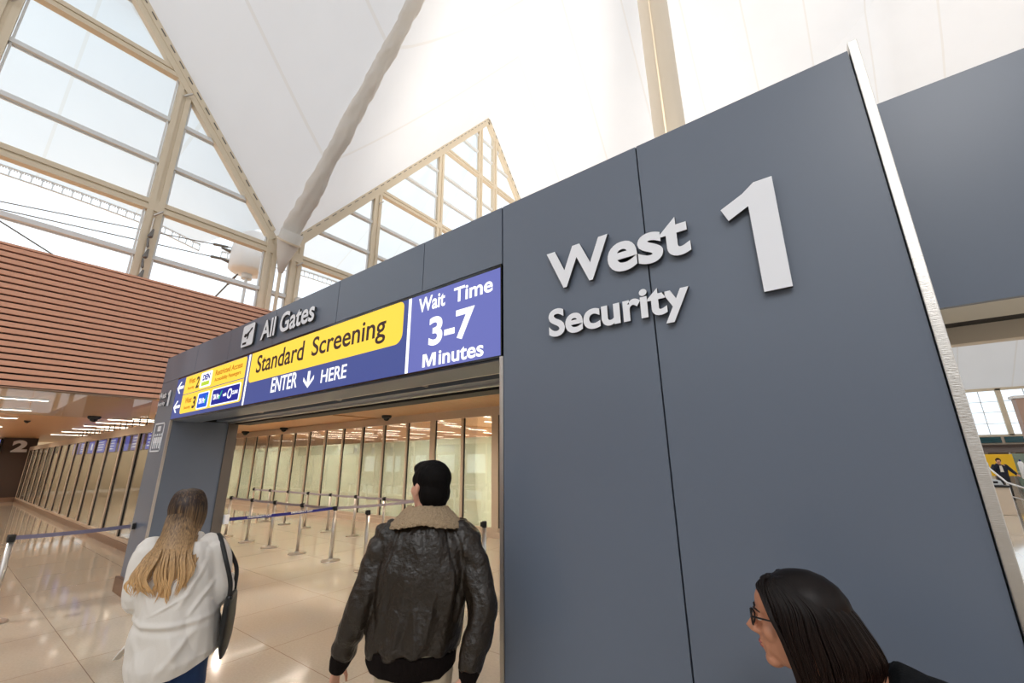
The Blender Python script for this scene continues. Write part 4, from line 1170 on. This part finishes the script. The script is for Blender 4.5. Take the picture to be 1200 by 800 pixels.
for s, q in ((-1, 'l'), (1, 'r')):
    sh, el, wr = J['sh'+q], J['el'+q], J['wr'+q]
    limb(g, [V((s*.09, 0, 1.33)), V((s*.136, 0, 1.330)), sh*.6+el*.4+V((s*.01, 0, 0)), el+V((s*.0, -.01, 0)), el*.5+wr*.5],
         [(.06, .065), (.076, .078), (.074, .078), (.070, .074), (.060, .064)], 20)
    g.cap(el*.52+wr*.48, el*.42+wr*.58, .068, .064, 16)   # rolled cuff
def sfold(co):
    d = 0
    if co.y < .1:
        # horizontal drag fold at the waist, tail below it
        zc = 1.035-.03*math.cos((co.x-.05)*7); d += .013*math.exp(-((co.z-zc)/.012)**2)*max(0, 1-abs(co.x)/.26)
        d -= .012*math.exp(-((co.z-zc+.028)/.014)**2)*max(0, 1-abs(co.x)/.26)
    for (x0, z0, x1, z1, w, a) in ((.15, 1.30, .06, 1.06, .014, .012), (.20, 1.2, .10, 1.02, .013, .011), (-.14, 1.28, -.05, 1.06, .014, .009), (.06, 1.27, .0, 1.07, .012, .009), (.12, 1.15, -.06, 1.05, .012, .008), (.16, 1.0, .02, .78, .018, .010), (-.12, .98, -.03, .76, .018, .009), (.05, .98, .10, .78, .018, .008)):
        t = max(0, min(1, (z0-co.z)/(z0-z1))); xc = x0+(x1-x0)*t
        if z1-.02 < co.z < z0+.02 and co.y < .04: d += a*math.exp(-((co.x-xc)/w)**2)*math.sin(PI*t)
    return d
def shirtf(co, n):
    co2 = wrinkle(.011, 4.5, 8, 7.7, sfold)(co, n)
    if co.z < .86:                   # shirt tails: longer at the back, rising at the sides
        k = min(1, (.86-co.z)/.16); co2.z += (abs(co.x)/.21)**2*.075*k
    return co2
st = g.build('shirt', M['shirt'], woman, local=True, remesh=.0065, sm=3, fn=shirtf)
g = G(); g.sweep(smooth_path([(-.085, .05, 1.375), (-.08, -.04, 1.405), (0, -.085, 1.418), (.08, -.04, 1.405), (.085, .05, 1.375)]), [(.011, .024)]*25, 10, ref=(0, 0, 1))
g.build('collar', M['shirt'], st, local=True, remesh=.005, sm=2)
g = G()   # loose front tail swinging out at the left
g.sweep([(-.12, .12, .96), (-.16, .14, .90), (-.20, .14, .84), (-.22, .13, .80)], [(.05, .012), (.07, .010), (.085, .008), (.075, .006)], 14, ref=(1, 0, 0))
g.build('shirt_tail', M['shirt'], st, local=True, remesh=.005, sm=2)
legs_cloth(J, woman, 'jeans', 'jeans', .094, .1, .06, .178)
shoes(J, woman)
# hair
g = G(); g.ell((0, -.012, .030), (.080, .098, .090)); g.ell((0, -.050, -.04), (.070, .055, .10)); g.xf(HW)
g.sweep([(-.02, -.04, 1.52), (-.015, -.065, 1.43), (-.01, -.115, 1.35), (-.008, -.150, 1.27), (-.0, -.155, 1.19), (.0, -.16, 1.13)], [(.070, .05), (.080, .05), (.082, .032), (.070, .024), (.050, .014), (.02, .006)], 16)
rs = random.Random(5)
HR = HW.to_3x3(); c = HW.translation
for lock in range(46):               # hair falls in separate wavy locks of several strands
    azc = math.radians(-126+252*(lock+.5)/46+rs.uniform(-3, 3)); ph = rs.uniform(0, 6.28); lw = rs.uniform(-.022, .022); Lk = rs.uniform(.72, 1.08); am = rs.uniform(.004, .014); dep = rs.uniform(-.014, .022)
    for k in range(8):
        az = azc+math.radians(rs.uniform(-4.5, 4.5)); fx = math.sin(az); bk = math.cos(az)
        d = V((fx, -bk, 0)); wild = max(0, -fx)
        p0 = c+HR@V((d.x*.02, d.y*.03+.02, .117)); p1 = c+HR@V((d.x*.060, d.y*.076-.005, .096))
        p2 = c+HR@V((d.x*.084, d.y*.098-.012, .03)); p3 = c+HR@V((d.x*.082, d.y*.090-.018, -.055))
        w = rs.uniform(-.006, .006); cl = (k-3.5)*.0022
        L = Lk*rs.uniform(.9, 1.06)*(1-.22*abs(fx))
        S = lambda z: am*math.sin(ph+z*26)
        zz = [1.405, 1.32, 1.31-.075*L, 1.31-.14*L, 1.31-.21*L]
        p4 = V((fx*.078-.012+w+S(zz[0]), -.062-.042*bk-dep*.5, zz[0]))
        p5 = V((fx*(.084+.02*wild)-.010+lw*.4+w+cl+S(zz[1])*1.4, -.125-.028*bk-dep, zz[1]))
        p6 = V((fx*(.078+.05*wild)-.006+lw+w+cl+S(zz[2])*1.7, -.150-.02*bk-dep, zz[2]))
        p7 = V((fx*(.066+.07*wild)-.002+lw*1.4+w+cl+S(zz[3])*2, -.158-.012*bk-dep, zz[3]+.01*wild))
        p8 = V((fx*(.048+.09*wild)+.002+lw*1.7+cl*.6+S(zz[4])*2.2, -.162-dep*.5, zz[4]+.03*wild))
        strand(g, [p0, p1, p2, p3, p4, p5, p6, p7, p8], rs.uniform(.0042, .0065), .0016, 6)
g.build('hair', M['hair_w'], woman, local=True, smooth=True)
# glasses
def glasses(root, T, k=1.):
    g = G()
    for s in (-1, 1):
        P = [V((s*.031+.024*math.cos(a), .101-.004*abs(math.cos(a)), .006+.018*math.sin(a))) for a in [2*PI*i/20 for i in range(21)]]
        g.sweep(P, .0022, 6, cap=False)
        g.sweep([(s*.054, .098, .012), (s*.076, .06, .014), (s*.080, .0, .008), (s*.080, -.02, -.006)], .0024, 6)
    g.sweep([(-.009, .102, .010), (0, .104, .013), (.009, .102, .010)], .002, 6)
    g.xf(T@Matrix.Scale(k, 4)); fr = g.build('glasses', M['black'], root, local=True, smooth=True)
    g = G()
    for s in (-1, 1):
        g.lathe([(.0225, 0), (.0225, .0008)], (s*.031, .1005, .006), 20, axis=Euler((PI/2, 0, 0)).to_matrix())
    g.xf(T@Matrix.Scale(k, 4)); g.build('lens', M['glass'], fr, local=True)
glasses(woman, HW, .97)
# bag at her right side
RZ = Matrix.Rotation(math.radians(62), 3, 'Z')
bag = empty('handbag', V((-3.02, .935, 0))+RZ@V((.275, -.0, .80)), math.radians(62))
tag(bag, 'slim black shoulder bag hanging at the right side of the woman in white', 'handbag')
g = G(); g.sweep([(0, .02, 0), (0, .01, .06), (0, .0, .16), (0, -.01, .27), (0, -.01, .285)], [(.016, .10), (.026, .14), (.030, .145), (.026, .13), (.01, .10)], 24, ref=(0, 1, 0))
g.build('bag_body', M['black'], bag, local=True, remesh=.006, sm=2)
g = G(); g.sweep(smooth_path([(0, -.09, .27), (-.005, -.10, .36), (-.045, -.095, .48), (-.095, -.03, .585), (-.115, .02, .60), (-.085, .09, .54), (-.01, .11, .40), (0, .09, .27)]), [(.004, .011)]*43, 8, ref=(1, 0, 0))
g.build('strap', M['black'], bag, local=True, smooth=True)
g = G(); g.ell((0, -.09, .28), (.018, .02, .02)); g.build('strap_ring', M['black_gloss'], bag, local=True, smooth=True)

# ---------------- the woman in glasses passing at the lower right
lady = empty('person', (.404, 1.475, 0), PI/2)       # local +y = world -x
tag(lady, 'dark haired woman in glasses and black top leaning forward in profile', 'person')
# local: forward y ; head centre at y=+.56
HL = Matrix.Translation((0, .565, 1.378))@Euler((-.05, 0, 0)).to_matrix().to_4x4()
J = dict(pelvis=V((0, 0, .84)), waist=V((0, .10, .96)), chest=V((0, .26, 1.13)), neck=V((0, .435, 1.245)), skull=V((0, .535, 1.325)),
         shl=V((-.16, .38, 1.195)), shr=V((.16, .38, 1.195)), ell=V((-.20, .40, .90)), elr=V((.20, .42, .86)),
         wrl=V((-.17, .60, .78)), wrr=V((.17, .62, .78)), hipl=V((-.09, 0, .82)), hipr=V((.09, 0, .82)),
         knl=V((-.09, .12, .45)), knr=V((.09, -.02, .46)), anl=V((-.09, .10, .085)), anr=V((.09, -.22, .12)))
g = G(); body(g, J, True); head_prims(g, HL, True, 1.)
hand_prims(g, frame_to(J['wrl'], (J['wrl']-J['ell']), (0, 0, 1)), -1, 1.0)
hand_prims(g, frame_to(J['wrr'], (J['wrr']-J['elr']), (0, 0, 1)), 1, 1.0)
g.build('body', M['skin_f'], lady, local=True, remesh=.0042, sm=3)
g = G()
limb(g, [(0, -.02, .80), (0, 0, .86), (0, .10, 1.0), (0, .24, 1.12), (0, .34, 1.195), (0, .42, 1.255)], [(.18, .14), (.18, .145), (.165, .13), (.185, .135), (.17, .12), (.115, .085)], 28)
for s, q in ((-1, 'l'), (1, 'r')):
    sh, el, wr = J['sh'+q], J['el'+q], J['wr'+q]
    limb(g, [V((s*.08, .37, 1.21)), sh, sh*.5+el*.5, el, el*.1+wr*.9], [.06, .07, .06, .052, .04], 18)
g.build('black_top', M['dark_top'], lady, local=True, remesh=.007, sm=3, fn=wrinkle(.005, 7, 9, 5.))
legs_cloth(J, lady, 'black', 'trousers', .092, .1, .06); shoes(J, lady)
# face details
hd_ = HL
g = G(); g.ell((0, .0925, -.0585), (.0185, .0085, .0045)); g.ell((0, .0905, -.0675), (.0155, .0085, .0052)); g.xf(HL); g.build('lips', M['lips'], lady, local=True, smooth=True)
for s in (-1, 1):
    g = G(); g.ell((s*.030, .0805, .004), (.0105, .0085, .0062)); g.xf(HL); e_ = g.build('eye', M['eye'], lady, local=True, smooth=True)
    g = G(); g.ell((s*.030, .0865, .004), (.0045, .0032, .0048)); g.xf(HL); g.build('iris', M['iris'], e_, local=True, smooth=True)
    g = G(); g.sweep([(s*.014, .094, .022), (s*.030, .092, .028), (s*.050, .076, .023)], [.002, .003, .0014], 8); g.xf(HL); g.build('eyebrow', M['brow'], lady, local=True, smooth=True)
glasses(lady, HL)
g = G(); g.ell((0, -.026, .036), (.083, .106, .092)); g.ell((0, -.075, -.02), (.078, .072, .085)); g.ell((0, .036, .072), (.054, .044, .031)); g.xf(HL)
rs = random.Random(11)
for k in range(760):
    az = math.radians(-125+250*rs.random()); fx = math.sin(az); bk = max(0, math.cos(az)); fr = max(0, -math.cos(az))
    j = rs.uniform(-.006, .006); pr = rs.uniform(.0, .012); ww = rs.uniform(-.006, .006); am = rs.uniform(0, .006); ph = rs.uniform(0, 6)
    f2 = min(1, fr/.57); lo = 1-bk
    P = [(fx*.010, .018+j, .098), (fx*.056, .024-.048*bk+.024*f2, .104-.016*f2+ww*.3), (fx*(.082+pr*.4), -.012-.100*bk+.048*f2+ww, .052), (fx*(.090+pr), -.014-.134*bk+.038*f2+ww, -.010+j),
         (fx*(.093+pr), -.018-.148*bk+.028*f2+ww, -.060+j), (fx*(.090+pr), -.026-.130*bk+.022*f2+ww+am*math.sin(ph), -.085-.055*lo+j), (fx*(.082+pr*1.5), -.040-.100*bk+.020*f2+ww*1.5-am*math.sin(ph), -.105-.13*lo-.03*rs.random())]
    strand(g, [HL@V(p) for p in P], rs.uniform(.0045, .0075), .0022, 6)
for k in range(150):                 # front hair swept from the parting over the temples
    sd = rs.choice((-1, 1)); u = rs.random(); j = rs.uniform(-.004, .004)
    P = [(sd*.006, .02+.03*u, .102), (sd*(.022+.012*u), .050+.022*u, .098-.014*u+j), (sd*(.054+.006*u), .050+.014*u, .068+j), (sd*(.078+.006*rs.random()), .040+.010*u, .025), (sd*.092, .026+j, -.03), (sd*.093, .014+j, -.09), (sd*.088, .004+j*2, -.15), (sd*.082, -.008, -.20-.03*u)]
    strand(g, [HL@V(q_) for q_ in P], rs.uniform(.004, .007), .0022, 6)
g.build('hair', M['hair_l'], lady, local=True, smooth=True)
g = G(); P = [HL@V((.062*math.cos(a), -.055+.060*math.sin(a), -.150-.03*math.sin(a))) for a in [2*PI*i/28 for i in range(29)]]
g.sweep(P, .0022, 6); g.build('necklace', mat('gold_chain', (212, 170, 90), rough=.25, metal=1), lady, local=True, smooth=True)

# ---------------- distant man in a dark suit
far = empty('person', (5.52, 27.4, 0), PI)
tag(far, 'distant man in a dark suit holding a hand to his face before the yellow board', 'person')
J = dict(pelvis=V((0, 0, .90)), waist=V((0, 0, 1.03)), chest=V((0, 0, 1.22)), neck=V((0, 0, 1.40)), skull=V((0, .02, 1.48)),
         shl=V((-.18, 0, 1.34)), shr=V((.18, 0, 1.34)), ell=V((-.32, .05, 1.12)), elr=V((.28, .16, 1.16)),
         wrl=V((-.38, .20, 1.0)), wrr=V((.09, .18, 1.44)), hipl=V((-.09, 0, .86)), hipr=V((.09, 0, .86)),
         knl=V((-.1, .02, .48)), knr=V((.1, .02, .48)), anl=V((-.1, 0, .085)), anr=V((.1, 0, .085)))
g = G(); body(g, J); HF = Matrix.Translation((0, .03, 1.54))@Euler((-.15, 0, -.2)).to_matrix().to_4x4(); head_prims(g, HF)
hand_prims(g, frame_to(J['wrl'], (-.3, .4, -.4), (0, 0, 1)), -1, .5); hand_prims(g, frame_to(J['wrr'], (-.3, -.1, 1), (0, -1, 0)), 1, .9)
g.build('body', M['skin'], far, local=True, remesh=.008, sm=2)
g = G(); g.ell((0, -.022, .038), (.084, .098, .092)); g.ell((0, .03, .085), (.06, .06, .03)); g.xf(HF); g.build('hair', M['hair_m'], far, local=True, remesh=.008, sm=2)
g = G(); limb(g, [(0, 0, .80), (0, 0, .95), (0, 0, 1.22), (0, 0, 1.34), (0, 0, 1.40)], [(.19, .13), (.185, .13), (.20, .135), (.17, .11), (.07, .07)], 20)
for q in 'lr': limb(g, [J['sh'+q]*.8+J['neck']*.2, J['sh'+q], J['el'+q], J['wr'+q]], [.06, .068, .058, .045], 14)
g.build('suit_jacket', mat('navy_suit', (24, 28, 46), rough=.8), far, local=True, remesh=.012, sm=2)
g = G(); g.prism([(-.035, 1.36), (.035, 1.36), (.05, 1.10), (-.05, 1.10)], .118, .142); g.build('shirt_front', M['shirt'], far, local=True)
legs_cloth(J, far, 'black', 'trousers', .095); shoes(J, far)
#PE#

# ------------------------------------------------------------------ light
w = bpy.data.worlds.new('world'); SC.world = w; w.use_nodes = True
bg = w.node_tree.nodes['Background']; bg.inputs[0].default_value = (.90, .955, 1.0, 1); bg.inputs[1].default_value = 1.4
sun = bpy.data.objects.new('sun', bpy.data.lights.new('sun', 'SUN')); COL.objects.link(sun)
sun.data.energy = 2.4; sun.data.angle = .05; sun.data.color = (1, .95, .88)
sun.rotation_euler = V((.35, .55, -.76)).to_track_quat('-Z', 'Y').to_euler()
def spot(loc, target, power, color, size, blend=.8, rad=.4):
    l = bpy.data.lights.new('uplight_and_fill', 'SPOT'); o = bpy.data.objects.new('uplight_and_fill', l); COL.objects.link(o)
    l.energy = power; l.color = color; l.spot_size = math.radians(size); l.spot_blend = blend; l.shadow_soft_size = rad
    o.location = loc; o.rotation_euler = (V(target)-V(loc)).to_track_quat('-Z', 'Y').to_euler()
def hall_fill(x, y, z, e, col=(1, .87, .73)):  # added spots without fittings, carrying the light of the ceiling bars
    l = bpy.data.lights.new('hall_fill', 'SPOT'); o = bpy.data.objects.new('hall_fill', l); COL.objects.link(o)
    l.energy = e; l.color = col; l.spot_size = math.radians(165); l.spot_blend = .5; l.shadow_soft_size = .04; o.location = (x, y, z)
for x in (-22, -18, -14, -10, -6): hall_fill(x, 5.6, 3.1, 190)
for x in (-24, -19, -14, -9, -4.5):
    for y in (10.2, 14.5, 20): hall_fill(x, y, 3.1, 480, (1, .95, .86))  # extra fill so the frosted film looks backlit
for x in (-15, -20.5, -26, -31):
    for y in (-7, -2.5, 1.2): hall_fill(x, y, 3.1, 140)
spot((1, 9, 6), (2, 22, 30), 11000, (1, .90, .78), 130, 1., 2.5)
spot((4, -9, 11), (-1, 2, 2.4), 1500, (1, .97, .94), 60, 1., 1.5)  # added fill on the gateway wall to brighten letters and panels, no uplight
spot((-6, 12, 6), (-9, 13, 22), 3600, (1, .91, .80), 110, 1., 2.0)
SC.view_settings.view_transform = 'Standard'; SC.view_settings.look = 'None'
SC.view_settings.exposure = .06; SC.view_settings.gamma = 1; SC.view_settings.use_curve_mapping = False
